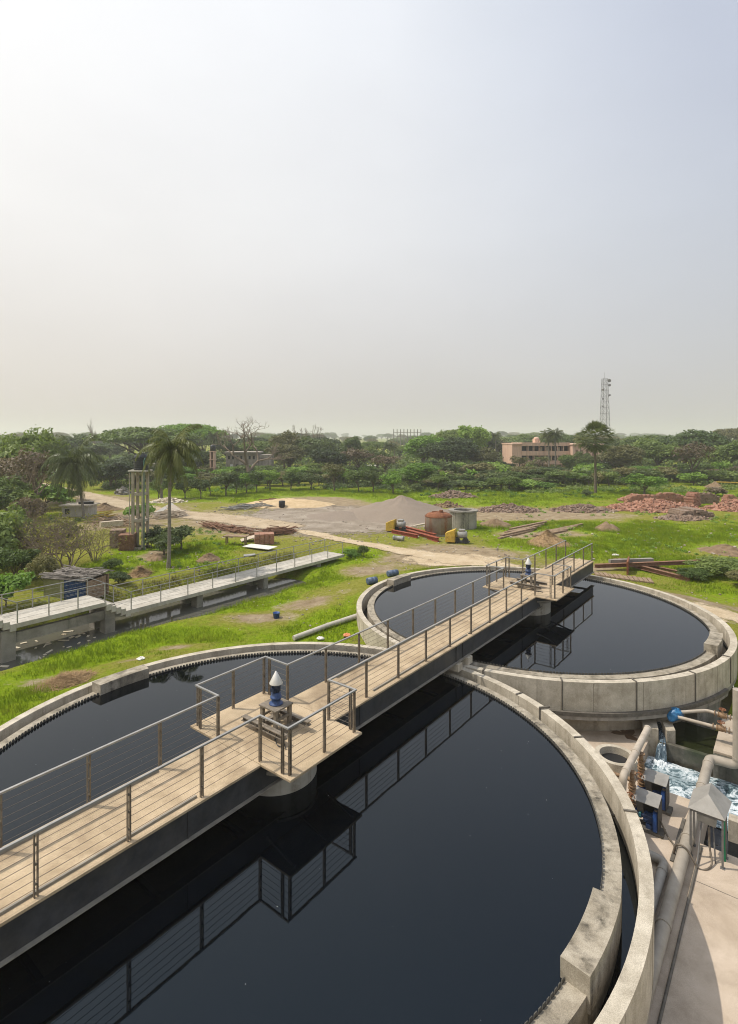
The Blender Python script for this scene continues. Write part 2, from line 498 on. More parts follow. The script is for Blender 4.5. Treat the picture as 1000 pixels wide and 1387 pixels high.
def make_ground():
    xs = axis(-34, 44, .34, -3200, 3200); ys = axis(4, 88, .34, -400, 3600)
    X, Y = np.meshgrid(xs, ys)
    Z = g(X, Y)
    nx, ny = len(xs), len(ys)
    inside = np.zeros(X.shape, bool)
    for C in (C1, C2):
        dx, dy = X - C[0], Y - C[1]
        r = np.hypot(dx, dy)
        inside |= r < RO - .12
    ii, jj = np.meshgrid(np.arange(nx - 1), np.arange(ny - 1))
    a = (jj * nx + ii); q = np.stack([a, a + 1, a + nx + 1, a + nx], -1).reshape(-1, 4)
    keep = ~inside.ravel()[q].all(1)
    for C in (C1, C2):
        dx, dy = X - C[0], Y - C[1]
        r = np.maximum(np.hypot(dx, dy), 1e-3)
        k = r < RO - .12
        X = np.where(k, C[0] + dx / r * (RO - .12), X); Y = np.where(k, C[1] + dy / r * (RO - .12), Y)
    V = np.stack([X, Y, Z], -1).reshape(-1, 3)
    me = np_mesh('ground', V, q[keep], True)
    lush, bare = masks(V[:, 0], V[:, 1])
    at_ = me.color_attributes.new('mask', 'FLOAT_COLOR', 'POINT')
    c = np.stack([lush, bare, np.zeros_like(lush), np.ones_like(lush)], -1).astype(np.float32)
    at_.data.foreach_set('color', c.ravel())
    o = link(bpy.data.objects.new('ground', me))
    o['kind'] = 'structure'
    m, nt, b = newmat('field_soil_and_turf')
    b.inputs['Roughness'].default_value = .95; setspec(b, .05)
    vc = nd(nt, 'ShaderNodeVertexColor', layer_name='mask')
    sep = nd(nt, 'ShaderNodeSeparateColor'); nt.links.new(vc.outputs[0], sep.inputs[0])
    n1 = noise(nt, 1.1, 8, .72); n2 = noise(nt, 5.0, 6, .75); n3 = noise(nt, .16, 4, .6)
    dry = ramp(nt, n2, [(.3, (.14, .135, .022)), (.5, (.215, .215, .034)), (.72, (.30, .275, .075))])
    gre = ramp(nt, n2, [(.28, (.11, .175, .007)), (.5, (.18, .26, .009)), (.75, (.27, .32, .022))])
    soil = ramp(nt, n1, [(.3, (.20, .145, .085)), (.5, (.30, .23, .145)), (.7, (.40, .325, .22))])
    f = math_(nt, 'ADD', sep.outputs[0], math_(nt, 'MULTIPLY', math_(nt, 'SUBTRACT', n1, .5), 1.6))
    f = math_(nt, 'ADD', f, math_(nt, 'MULTIPLY', math_(nt, 'SUBTRACT', n3, .5), .8))
    f = ramp(nt, f, [(.22, (0, 0, 0)), (.62, (1, 1, 1))])
    c = mixc(nt, f, dry, gre)
    f = math_(nt, 'ADD', sep.outputs[1], math_(nt, 'MULTIPLY', math_(nt, 'SUBTRACT', n1, .5), 1.5))
    f = math_(nt, 'ADD', f, math_(nt, 'MULTIPLY', math_(nt, 'SUBTRACT', n2, .5), .7))
    f = ramp(nt, f, [(.34, (0, 0, 0)), (.75, (1, 1, 1))])
    c = mixc(nt, f, c, soil)
    nt.links.new(c, b.inputs['Base Color'])
    bn = nd(nt, 'ShaderNodeBump'); bn.inputs['Strength'].default_value = .9; bn.inputs['Distance'].default_value = .12
    nt.links.new(noise(nt, 7, 8, .75), bn.inputs['Height']); nt.links.new(bn.outputs[0], b.inputs['Normal'])
    me.materials.append(m)
make_ground()

def edge_mat(name, c1, c2, c3, scale, thr=.55):
    m, nt, b = newmat(name)
    b.inputs['Roughness'].default_value = .97; setspec(b, .1)
    c = ramp(nt, noise(nt, scale, 8, .72), [(.3, c1), (.5, c2), (.7, c3)])
    f = ramp(nt, noise(nt, 14, 6, .8), [(.3, (.62, .62, .62)), (.7, (1.25, 1.25, 1.25))])
    c = mixc(nt, 1.0, c, f, 'MULTIPLY')
    nt.links.new(c, b.inputs['Base Color'])
    bn = nd(nt, 'ShaderNodeBump'); bn.inputs['Strength'].default_value = .5; bn.inputs['Distance'].default_value = .06
    nt.links.new(noise(nt, 12, 7, .75), bn.inputs['Height']); nt.links.new(bn.outputs[0], b.inputs['Normal'])
    vc = nd(nt, 'ShaderNodeVertexColor', layer_name='edge')
    sep = nd(nt, 'ShaderNodeSeparateColor'); nt.links.new(vc.outputs[0], sep.inputs[0])
    e = math_(nt, 'ADD', sep.outputs[0], math_(nt, 'MULTIPLY', math_(nt, 'SUBTRACT', noise(nt, 1.0, 10, .8), .5), 2.3))
    e = ramp(nt, e, [(thr - .14, (0, 0, 0)), (thr + .14, (1, 1, 1))])
    tr = nd(nt, 'ShaderNodeBsdfTransparent')
    mx = nd(nt, 'ShaderNodeMixShader')
    nt.links.new(e, mx.inputs[0]); nt.links.new(tr.outputs[0], mx.inputs[1]); nt.links.new(b.outputs[0], mx.inputs[2])
    nt.links.new(mx.outputs[0], nt.nodes['Material Output'].inputs['Surface'])
    return m

def sheet(name, V, faces, edge, m):
    me = np_mesh(name, V, faces, True, [m])
    a = me.color_attributes.new('edge', 'FLOAT_COLOR', 'POINT')
    a.data.foreach_set('color', np.repeat(np.asarray(edge, np.float32)[:, None], 4, 1).ravel())
    o = link(bpy.data.objects.new(name, me)); o['kind'] = 'structure'
    return o

def strip(name, px, widths, m, dz=.03, nw=13):
    P = [gp(*p)[:2] for p in px]
    pts = []; w = []
    for i in range(len(P) - 1):
        n = max(2, int(math.dist(P[i], P[i + 1]) / .5))
        for k in range(n):
            f = k / n
            pts.append((P[i][0] * (1 - f) + P[i + 1][0] * f, P[i][1] * (1 - f) + P[i + 1][1] * f)); w.append(widths[i] * (1 - f) + widths[i + 1] * f)
    pts.append(P[-1]); w.append(widths[-1])
    pts = np.array(pts); w = np.array(w)
    for _ in range(10):
        pts[1:-1] = (pts[:-2] + 2 * pts[1:-1] + pts[2:]) / 4
    tg = np.gradient(pts, axis=0); tg /= np.linalg.norm(tg, axis=1)[:, None]
    nr = np.stack([-tg[:, 1], tg[:, 0]], -1)
    off = np.linspace(-1, 1, nw)
    XY = pts[:, None, :] + nr[:, None, :] * (off[None, :, None] * w[:, None, None] * .5)
    Z = g(XY[..., 0], XY[..., 1]) + dz
    V = np.concatenate([XY, Z[..., None]], -1).reshape(-1, 3)
    n = len(pts)
    i, j = np.meshgrid(np.arange(nw - 1), np.arange(n - 1)); a = j * nw + i
    q = np.stack([a, a + 1, a + nw + 1, a + nw], -1).reshape(-1, 4)
    e = np.repeat((1 - np.abs(off) ** 2.0)[None, :], n, 0)
    ends = np.minimum(np.arange(n), np.arange(n)[::-1]) / 6.0
    e = e * np.clip(ends, 0, 1)[:, None]
    return sheet(name, V, q, e.ravel() * 1.1, m)

def patch(name, u, v, ru, rv, m, dz=.02, cell=.45):
    c = at(u, v, G0); y1 = at(u, v + rv, G0)[1]; y2 = at(u, v - rv, G0)[1]
    rx = ru * c[1] / F; ry = (y2 - y1) / 2; cy = (y1 + y2) / 2
    xs = np.arange(c[0] - rx, c[0] + rx, cell); ys = np.arange(cy - ry, cy + ry, cell)
    X, Y = np.meshgrid(xs, ys)
    e = 1 - np.sqrt(((X - c[0]) / rx) ** 2 + ((Y - cy) / ry) ** 2)
    V = np.stack([X, Y, g(X, Y) + dz], -1).reshape(-1, 3)
    nx, ny = len(xs), len(ys)
    i, j = np.meshgrid(np.arange(nx - 1), np.arange(ny - 1)); a = j * nx + i
    q = np.stack([a, a + 1, a + nx + 1, a + nx], -1).reshape(-1, 4)
    keep = (e.ravel()[q] > -.05).any(1)
    return sheet(name, V, q[keep], np.clip(e.ravel() * 1.9, 0, 1), m)

m_road = edge_mat('road_dust', (.34, .26, .165), (.45, .355, .24), (.54, .44, .31), .8, .38)
m_grav = edge_mat('gravel_yard_ground', (.20, .16, .115), (.30, .25, .195), (.42, .36, .29), .45, .50)
m_sandp = edge_mat('sandy_path_ground', (.40, .30, .19), (.52, .41, .27), (.60, .50, .36), .9, .46)
patch('gravel_yard', 450, 708, 185, 27, m_grav, .025)
strip('dirt_road', [(40, 654), (90, 666), (130, 675), (165, 683), (205, 691), (250, 697), (310, 703), (370, 711), (410, 718)], [5, 5, 5, 5, 5, 5.5, 6, 6, 5], m_road, .05)
strip('sandy_path', [(390, 716), (430, 724), (475, 734), (520, 742), (570, 751), (620, 759), (670, 766), (730, 776), (790, 790)], [2.4, 2.2, 1.8, 2.2, 3.2, 4.2, 4.2, 3.0, 2], m_sandp, .045)
patch('sandy_ground', 615, 760, 85, 12, m_sandp, .035, .35)
strip('sandy_path', [(880, 806), (915, 815), (950, 824), (990, 835), (1040, 850), (1110, 870)], [1.5, 2.6, 3.2, 3.4, 3.6, 3.6], m_sandp, .04)

# ================================================================ WATER
def glossy_water(name, base, rough, bscale, bstr, spec=.5):
    m, nt, b = newmat(name)
    b.inputs['Base Color'].default_value = (*base, 1)
    b.inputs['Roughness'].default_value = rough
    b.inputs['IOR'].default_value = 1.33
    setspec(b, spec)
    if name == 'black_settling_water':
        b.inputs['IOR'].default_value = 1.42; b.inputs['Specular Tint'].default_value = (.58, .80, 1.0, 1)
    bn = nd(nt, 'ShaderNodeBump'); bn.inputs['Strength'].default_value = bstr; bn.inputs['Distance'].default_value = .02
    nt.links.new(noise(nt, bscale, 3, .5), bn.inputs['Height']); nt.links.new(bn.outputs[0], b.inputs['Normal'])
    return m
m_water = glossy_water('black_settling_water', (.0006, .0012, .0024), .025, 1.6, .05)
m_water2 = glossy_water('pit_water_surface', (.008, .010, .012), .06, 3, .15)
m_canal = glossy_water('canal_water_surface', (.11, .105, .085), .05, 2.5, .06)

def disc(name, c, r, z, m, n=160):
    b = MB()
    b.add([(c[0], c[1], z)] + [(c[0] + r * math.cos(2 * PI * i / n), c[1] + r * math.sin(2 * PI * i / n), z) for i in range(n)],
          [(0, 1 + i, 1 + (i + 1) % n) for i in range(n)])
    return b.build(name, m, loc=(c[0], c[1], z), kind='structure')

# ================================================================ TANKS
def weir_plate(C, parent, rr=7.62, n=430):
    b = MB()
    th = .012
    for i in range(n):
        a0 = 2 * PI * i / n
        w = 2 * PI / n
        ps = []
        for r in (rr, rr + th):
            for (f, z) in ((0, -.10), (1, -.10), (1, .0), (.80, .085), (.24, .085), (0, .0)):
                a = a0 + w * f
                ps.append((C[0] + r * math.cos(a), C[1] + r * math.sin(a), z))
        b.add(ps, [(0, 1, 2, 3, 4, 5), (11, 10, 9, 8, 7, 6), (2, 8, 9, 3), (3, 9, 10, 4), (4, 10, 11, 5)])
    return b.build('weir_plate', MT['weir'], parent)

def tank(C, label, dz, straps, seed):
    root = thing('settling_tank', label, 'tank', (C[0], C[1], -1.8))
    rnd = random.Random(seed)
    MB().ring(C, 8.26, RO, -.95, .12 + dz, n=200).build('outer_wall', MT['rim_concrete'], root, bevel=.012)
    MB().ring(C, 7.635, 7.97, -1.2, .012 + dz, n=200).build('weir_wall', MT['weathered_concrete'], root, bevel=.015)
    d = MB(); d.ring(C, 7.6, 7.96, -3.4, -1.18, n=160); d.build('tank_shell', MT['concrete'], root)
    b = MB(); b.ring(C, 7.965, 8.255, -1.1, -.93, n=160); b.ring(C, 7.93, RO - .004, -1.12, -.952, n=160)
    b.build('launder_floor', MT['old_concrete'], root)
    MB().ring(C, 7.9, 8.62, -3.6, -2.5, n=120).build('footing', MT['old_concrete'], root)
    for a0, a1 in ((-45.9, -32.8), (134.2, 147.4)):
        MB().ring(C, 7.55, 8.02, -.25, .335, a0, a1, n=200).build('scum_box', MT['weathered_concrete'], root, bevel=.012)
    for a in straps:
        x, y = C[0] + (RO + .015) * math.cos(R(a)), C[1] + (RO + .015) * math.sin(R(a))
        s = MB(); s.box(x, y, -.37, .03, .042, .98, R(a))
        s.box(C[0] + (RO - .13) * math.cos(R(a)), C[1] + (RO - .13) * math.sin(R(a)), .135 + dz, .28, .05, .03, R(a))
        s.build('strap', MT['old_concrete'] if seed == 9 else MT['strap'], root)
    for k in range(30):
        a = k * 12.0 + 3 + rnd.uniform(-.6, .6)
        c_, s_ = math.cos(R(a)), math.sin(R(a)); rm = (8.257 + RO + .003) / 2
        MB().box(C[0] + rm * c_, C[1] + rm * s_, -.42, RO + .003 - 8.257, .012, 1.04, R(a)).build('joint', MT['joint'], root)
    weir_plate(C, root)
    return root
T1 = tank(C1, 'large round concrete tank nearest, the right rim of which curves down beside the pump yard', 0.0, [28, 9, -12, 51], 1)
T2 = tank(C2, 'round concrete tank farther off, with a sandy field right behind its rim', 0.004, [-100, -83, -66, -48, -118], 2)
disc('tank_water', C1, 7.63, 0.0, m_water)
disc('tank_water', C2, 7.63, 0.0, m_water)
for C in (C1, C2):
    MB().ring(C, 7.968, 8.262, -.80, -.62, n=160).build('launder_water', m_water, kind='structure')
m_fleck = mat('scum_flecks', (.30, .30, .27), (.5, .5, .46), 20, .8, 0)
for C in (C1, C2):
    b = MB()
    for k in range(70):
        r_ = 7.4 * math.sqrt(random.random()); a = random.uniform(0, 2 * PI); q = (C[0] + r_ * math.cos(a), C[1] + r_ * math.sin(a)); w_ = random.choice((.004, .005, .006, .009))
        b.add([(q[0] + w_ * math.cos(x_) * random.uniform(.6, 1.2), q[1] + w_ * math.sin(x_) * random.uniform(.6, 1.2), .004) for x_ in (0, 1.2, 2.4, 3.7, 5.0)], [(0, 1, 2, 3, 4)])
    b.build('floating_flecks', m_fleck, loc=(C[0], C[1], 0), kind='stuff')
# small angle bracket on the near rim and brackets in its launder
def on_tank(C, a, r, z): return (C[0] + r * math.cos(R(a)), C[1] + r * math.sin(R(a)), z)
# ledge (drip kerb) under the overhang of the far tank, on the pump yard side
MB().ring(C2, RO + .003, RO + .13, -.99, -.86, -146, -52, n=200).build('drip_kerb', MT['strap'], T2)
MB().ring(C2, RO + .003, RO + .10, -1.12, -.99, -146, -52, n=200).build('drip_lip', MT['old_concrete'], T2)
p = [on_tank(C2, -146, RO + .09, -.90), on_tank(C2, -149, RO + .2, -1.05), on_tank(C2, -152, RO + .34, -1.35), on_tank(C2, -153, RO + .36, -1.8)]
MB().tube(p, .05, 8).build('drain_spout', MT['strap'], T2)
# concrete corbels that carry the bridge where the tanks meet
for s_, lab in ((-.42, 'squat concrete bearing block under the bridge on the near tank rim'), (.36, 'squat concrete bearing block under the bridge on the far tank rim')):
    b = MB(); b.sbox(s_ - .16, s_ + .16, .42, .98, .126, .395)
    b.build('bearing_block', MT['rim_concrete'], loc=st(s_, .7, .126), bevel=.012, label=lab, cat='concrete block')

# ================================================================ BRIDGE OVER BOTH TANKS
ZD = 1.065
BR = thing('tank_bridge', 'long straight steel footbridge with tan deck and cable railings crossing both tanks', 'bridge', st(0, 0, .4))
S0, S1 = -17.3, 16.6
PW = 1.83                                     # half width at the drive platforms
PLAT = [(-9.78, -7.24), (7.18, 9.78)]
def deck():
    b = MB()
    e = .885
    cuts = [S0, PLAT[0][0], PLAT[0][1], PLAT[1][0], PLAT[1][1], S1]
    for i in range(5):
        w = PW if i in (1, 3) else e
        b.sbox(cuts[i] + (.006 if i else 0), cuts[i + 1] - .006, -w, w, ZD - .055, ZD)
    return b.build('deck', MT['deck'], BR, bevel=.006)
reg(BR, deck())
# cross joints in the deck plates and a raised toe angle
for t_ in (-.70, .70):
    s_ = S0
    while s_ < S1 - 3:
        s1 = min(s_ + 5.95, S1)
        if not any(a - .1 < (s_ + s1) / 2 < c_ + .1 for a, c_ in PLAT):
            MB().sbox(s_ + .03, s1 - .03, t_ - .022, t_ + .022, ZD + .002, ZD + .045).build('toe_angle', MT['flange'], BR)
        s_ += 6.0
for lo, hi in ((S0, -.012), (.012, S1)):
    for sd in (-1, 1):
        gd = MB(); gd.sbox(lo, hi, sd * .80 - .02, sd * .80 + .02, .43, ZD - .058)
        for k in range(int((hi - lo) / 5.6) + 1):
            q = lo + .02 + k * 5.6
            if q < hi - .05:
                gd.sbox(q, q + .012, min(sd * .822, sd * .85), max(sd * .822, sd * .85), .435, ZD - .062)
        go = gd.build('girder', MT['steel_dark'], BR)
        MB().sbox(lo, hi, sd * .80 - .10, sd * .80 + .10, .40, .428).build('flange', MT['flange'], go)
s_ = S0 + .8
while s_ < S1:
    MB().sbox(s_ - .05, s_ + .05, -.775, .775, .62, .72).build('cross_beam', MT['steel_dark'], BR); s_ += 2.2
for a, c_ in PLAT:
    for s_ in (a + .25, (a + c_) / 2, c_ - .25):
        for sd in (-1, 1):
            b = MB(); b.hexa([st(s_ - .03, sd * .83, .70), st(s_ + .03, sd * .83, .70), st(s_ + .03, sd * .83, .78), st(s_ - .03, sd * .83, .78)],
                   [st(s_ - .03, sd * (PW - .1), ZD - .10), st(s_ + .03, sd * (PW - .1), ZD - .10), st(s_ + .03, sd * (PW - .1), ZD - .06), st(s_ - .03, sd * (PW - .1), ZD - .06)])
            b.build('platform_bracket', MT['flange'], BR)

def post_mb(s, t, along, z0=None, h=1.03):
    z0 = ZD if z0 is None else z0
    b = MB()
    for o_ in (-.026, .026):
        if along:
            b.sbox(s + o_ - .009, s + o_ + .009, t - .024, t + .024, z0 + .002, z0 + h)
        else:
            b.sbox(s - .024, s + .024, t + o_ - .009, t + o_ + .009, z0 + .002, z0 + h)
    for k in range(3):
        z = z0 + .2 + k * .32
        b.sbox(s - .022, s + .022, t - .021, t + .021, z, z + .03)
    return b

def bridge_railing(sd):
    """one continuous cable railing along a side, stepping out round both drive platforms"""
    tn, tw = sd * .775, sd * 1.68
    path = [(S0, tn), (-9.70, tn), (-9.70, tw), (-7.32, tw), (-7.32, tn), (7.30, tn), (7.30, tw), (9.70, tw), (9.70, tn), (S1 - .05, tn)]
    segs = list(zip(path[:-1], path[1:]))
    hb = MB()
    for (a, b_) in segs:
        ds, dt = b_[0] - a[0], b_[1] - a[1]
        if abs(dt) < 1e-6:
            hb.sbox(a[0] - .024, b_[0] + .024, a[1] - .026, a[1] + .026, ZD + 1.034, ZD + 1.07)
        else:
            lo, hi = min(a[1], b_[1]) + .026, max(a[1], b_[1]) - .026
            hb.sbox(a[0] - .026, a[0] + .026, lo, hi, ZD + 1.035, ZD + 1.069)
    rail = hb.build('railing', MT['handrail'], BR)
    pts = []
    s = -9.70
    while s > S0: pts.append((s, tn, True)); s -= 1.6
    for s in (-9.64, -8.5, -7.38): pts.append((s, tw, True))
    n = 9
    for k in range(n + 1): pts.append((-7.32 + k * (14.62 / n), tn, True))
    for s in (7.36, 8.5, 9.64): pts.append((s, tw, True))
    for k in range(5): pts.append((9.70 + k * (S1 - .1 - 9.70) / 4, tn, True))
    for a in (-9.70, -7.32, 7.30, 9.70): pts.append((a, tw - sd * .17, False))
    for (s, t, al) in pts:
        post_mb(s, t, al).build('post', MT['post'], rail)
    for k in range(6):
        z = ZD + .14 + k * .148
        cb = MB()
        for (a, b_) in segs:
            cb.cyl(st(a[0], a[1], z), st(b_[0], b_[1], z), .0048, n=5, caps=False)
        cb.build('cable', MT['cable'], rail)
bridge_railing(1); bridge_railing(-1)

# ---------------------------------------------------------------- drives
def drive(sc_, label, lab2):
    base = st(sc_, 0, ZD + .01)
    r = thing('clarifier_drive', label, 'motor', base)
    z = ZD + .002
    a = MB()
    for dt in (-.33, .33):
        a.sbox(sc_ - .42, sc_ + .42, dt - .06, dt + .06, z, z + .14)
    for ds in (-.42, .42):
        a.sbox(sc_ + ds - .07, sc_ + ds + .07, -.78, .78, z + .142, z + .16); a.sbox(sc_ + ds - .07, sc_ + ds + .07, -.78, .78, z + .24, z + .258); a.sbox(sc_ + ds - .012, sc_ + ds + .012, -.77, .77, z + .161, z + .239)
        for k in range(7):
            a.sbox(sc_ + ds - .06, sc_ + ds + .06, -.72 + k * .24 - .008, -.72 + k * .24 + .008, z + .161, z + .239)
    a.build('base_frame', MT['stand_steel'], r)
    c = MB()
    for ds in (-.24, .24):
        for dt in (-.24, .24):
            c.sbox(sc_ + ds - .045, sc_ + ds + .045, dt - .045, dt + .045, z + .1, z + .60)
    c.sbox(sc_ - .31, sc_ + .31, -.31, .31, z + .60, z + .635)
    c.sbox(sc_ - .28, sc_ + .28, -.27, -.23, z + .33, z + .39); c.sbox(sc_ - .28, sc_ + .28, .23, .27, z + .33, z + .39)
    c.build('stand', MT['stand_steel'], r)
    p = st(sc_, 0); zz = z + .636
    MB().lathe(p, [(0, zz), (.175, zz), (.175, zz + .025), (.115, zz + .03), (.12, zz + .15), (.15, zz + .155), (.15, zz + .19), (.12, zz + .20), (.12, zz + .28), (.085, zz + .31), (0, zz + .31)], 24).build('gearbox', MT['blue_paint'], r)
    mo = MB().lathe(p, [(0, zz + .312), (.098, zz + .312), (.098, zz + .49), (.08, zz + .52), (0, zz + .52)], 20)
    for k in range(12):
        aa = 2 * PI * k / 12
        mo.box(p[0] + .10 * math.cos(aa), p[1] + .10 * math.sin(aa), zz + .40, .03, .010, .16, aa)
    mo.sbox(sc_ - .15, sc_ - .08, -.055, .055, zz + .34, zz + .43)
    mo.build('motor', MT['blue_dark'], r)
    MB().lathe(p, [(.17, zz + .52), (.17, zz + .535), (.015, zz + .83), (0, zz + .84)], 28).build('rain_cap', MT['cap_metal'], r)
    MB().cyl((p[0], p[1], zz + .83), (p[0], p[1], zz + .91), .008, n=6).build('finial', MT['post'], r)
    # loose cable on the deck
    pts = []
    for k in range(26):
        q = k / 25
        pts.append(st(sc_ - .15 - .45 * q + .16 * math.sin(q * 9), .15 + .75 * q + .12 * math.cos(q * 11), z + .02 + .5 * max(0, .2 - q) * 5 * .6))
    MB().tube(pts, .011, 6).build('motor_cable', MT['black_plastic'], r)
    return r
drive(-HALF, 'blue vertical motor under a pale cone cap, on the nearer bridge platform', '')
drive(HALF, 'blue vertical motor under a pale cone cap, on the farther bridge platform', '')
for sc_, lab in ((-HALF, 'pale round drum in black water under the nearer bridge platform'), (HALF, 'pale round drum in black water under the farther bridge platform')):
    c = st(sc_, 0)
    w = thing('feed_drum', lab, 'drum', (c[0], c[1], 0))
    MB().ring(c, .98, 1.04, -.4, .60, n=72).build('drum_wall', MT['drum'], w)
    MB().ring(c, 1.03, 1.09, .54, .602, n=72).build('rim_band', MT['flange'], w)
# ================================================================ PUMP YARD
ZF = -1.8
sl = MB()
poly = [(-40, 1.5), (-40, 16), (-1.8, 16), (-1.8, 8.45), (0, 8.45), (0, 6.45), (4.9, 6.45), (4.9, 1.5)]
sl.prism([st(*p)[:2] for p in poly], -4.2, ZF)
yard = sl.build('pump_yard_floor', MT['slab'], loc=st(0, 6, ZF), kind='structure')
j = MB(); j.sbox(-3.262, -3.248, 8.56, 15.9, ZF + .001, ZF + .004); j.build('floor_joint', MT['strap'], yard)
j = MB(); j.sbox(-9.5, -9.486, 8.56, 15.9, ZF + .001, ZF + .004); j.build('floor_joint', MT['strap'], yard)
# basins
def wall_thing(name, box, z0, z1, m, label, cat='wall', bev=.012):
    b = MB(); b.sbox(*box, z0, z1)
    return b.build(name, m, loc=st((box[0] + box[1]) / 2, (box[2] + box[3]) / 2, z0), bevel=bev, label=label, cat=cat)
wall_thing('basin_wall', (2.75, 2.92, 6.90, 8.295), -4, -1.76, MT['wet_concrete'], 'dark wet basin wall that water stands behind, above the foaming water')
wall_thing('divider_wall', (-.36, -.04, 8.95, 16), -4, -1.76, MT['concrete'], 'pale concrete wall between the dark pit and the foaming basin')
wall_thing('equipment_plinth', (2.72, 5.6, 8.30, 16), -4.2, -1.5, MT['slab2'], 'raised concrete plinth with valves and a pump beside the basin', 'plinth')
wall_thing('basin_wall', (2.60, 2.715, 8.31, 16), -4.2, -1.56, MT['wet_concrete'], 'dark streaked basin face below the raised plinth')
def wet_patch(name, s0, s1, t0, t1, z, m, n=80, amp=0.0):
    S, TT = np.meshgrid(np.linspace(s0, s1, n), np.linspace(t0, t1, n))
    X = M[0] + S * D[0] + TT * T[0]; Y = M[1] + S * D[1] + TT * T[1]
    Z = z + amp * (fbm(X * 2.2, Y * 2.2, 77, 5) - .5) * 2
    V = np.stack([X, Y, Z], -1).reshape(-1, 3)
    i, jj = np.meshgrid(np.arange(n - 1), np.arange(n - 1)); a = jj * n + i
    q = np.stack([a, a + 1, a + n + 1, a + n], -1).reshape(-1, 4)
    o = link(bpy.data.objects.new(name, np_mesh(name, V, q, True, [m]))); o['kind'] = 'structure'
    return o
m_foam, nt, b_ = newmat('foaming_basin_water')
f = noise(nt, 1.5, 12, .74, dist=1.5, stretch=(1.0, 1.5, 1.0))
f2 = noise(nt, .5, 3, .6)
ff = math_(nt, 'ADD', math_(nt, 'ABSOLUTE', math_(nt, 'SUBTRACT', f, .5)), math_(nt, 'MULTIPLY', math_(nt, 'SUBTRACT', f2, .5), .22))
c = ramp(nt, ff, [(.0, (.70, .74, .76)), (.018, (.44, .51, .54)), (.045, (.22, .30, .33)), (.085, (.075, .12, .135)), (.16, (.02, .036, .044))])
nt.links.new(c, b_.inputs['Base Color']); b_.inputs['Roughness'].default_value = .22
bn = nd(nt, 'ShaderNodeBump'); bn.inputs['Strength'].default_value = .6; bn.inputs['Distance'].default_value = .08
nt.links.new(noise(nt, 3.0, 6, .6, dist=1.0), bn.inputs['Height']); nt.links.new(bn.outputs[0], b_.inputs['Normal'])
m_apron = glossy_water('mossy_water', (.018, .022, .008), .12, 5, .25)
wet_patch('basin_water', 0.0, 2.62, 6.45, 16, -2.3, m_foam, 160, .07)
wet_patch('pit_water', -1.8, 0.0, 8.45, 16, -2.33, m_water2, 60, .03)
wet_patch('overflow_water', 2.9, 4.9, 6.9, 8.31, -1.83, m_apron, 40, .012)
wall_thing('apron_slab', (2.93, 4.9, 6.46, 8.30), -4, -1.90, MT['wet_concrete'], 'dark mossy apron slab under the still water below the far tank', 'slab')
# outlet wall under the tank overhang
bo = MB()
def c2st(r, a): return on_tank(C2, a, r, 0)[:2]
a0, a1 = -64, -53.5
pl = [c2st(8.40, a0 + (a1 - a0) * i / 8) for i in range(9)] + [c2st(7.9, a1 - (a1 - a0) * i / 8) for i in range(9)]
bo.prism(pl, -2.4, -1.13)
bo.build('outlet_wall', MT['old_concrete'], loc=(*pl[4], -2.4), bevel=.01, label='dark stained concrete panel under the far tank overhang, right of the blue plastic', cat='wall')
def block(name, corners, z0, z1, m, label, cat):
    b = MB(); b.prism([st(*c_)[:2] for c_ in corners], z0, z1)
    cx = sum(c_[0] for c_ in corners) / len(corners); cy = sum(c_[1] for c_ in corners) / len(corners)
    return b.build(name, m, loc=st(cx, cy, z0), bevel=.012, label=label, cat=cat)
block('channel_wall', [(2.60, 6.30), (2.74, 6.74), (4.45, 6.25), (4.25, 5.80)], -4, -1.36, MT['concrete'], 'concrete channel wall on the left of the waterfall', 'wall')
block('channel_wall', [(2.80, 6.98), (3.03, 7.20), (3.80, 6.93), (3.45, 6.72)], -1.88, -1.36, MT['concrete'], 'short concrete block on the right of the waterfall', 'wall')
b = MB(); b.prism([st(*c_)[:2] for c_ in ((2.62, 6.755), (2.62, 6.96), (3.40, 6.70), (4.6, 6.35), (4.6, 6.24))], -4, -1.72)
b.build('channel_floor', MT['wet_concrete'], loc=st(3, 6.8, -1.72), label='wet channel bottom between two concrete blocks above the waterfall', cat='slab')
# waterfall
V = []; nw = 10
prof = [(4.4, 0.0), (3.6, 0.0), (3.05, -.01), (2.72, -.03), (2.60, -.10), (2.53, -.22), (2.49, -.36), (2.46, -.50), (2.42, -.62)]
for k, (s_, dz) in enumerate(prof):
    tc = 6.86 - max(0, s_ - 2.9) * .33
    w = .085 if s_ > 2.75 else .085 + .09 * (2.75 - s_) / .3
    for i in range(nw):
        o_ = (i / (nw - 1) - .5) * 2
        V.append(st(s_ + (random.random() - .5) * .03, tc + o_ * w + (random.random() - .5) * .015, -1.69 + dz + .03 * math.sin(i * 2.1 + k) + .05 * (1 - o_ * o_)))
i, jj = np.meshgrid(np.arange(nw - 1), np.arange(len(prof) - 1)); a = jj * nw + i
q = np.stack([a, a + 1, a + nw + 1, a + nw], -1).reshape(-1, 4)
m_fall, nt, b_ = newmat('falling_water')
f = noise(nt, 2.0, 6, .65, stretch=(9, 9, .8))
nt.links.new(ramp(nt, f, [(.34, (.03, .05, .07)), (.55, (.12, .17, .21)), (.70, (.62, .68, .72))]), b_.inputs['Base Color']); b_.inputs['Roughness'].default_value = .15
o = link(bpy.data.objects.new('waterfall', np_mesh('waterfall', V, q, True, [m_fall]))); o['kind'] = 'structure'
o.modifiers.new('sub', 'SUBSURF').render_levels = 2
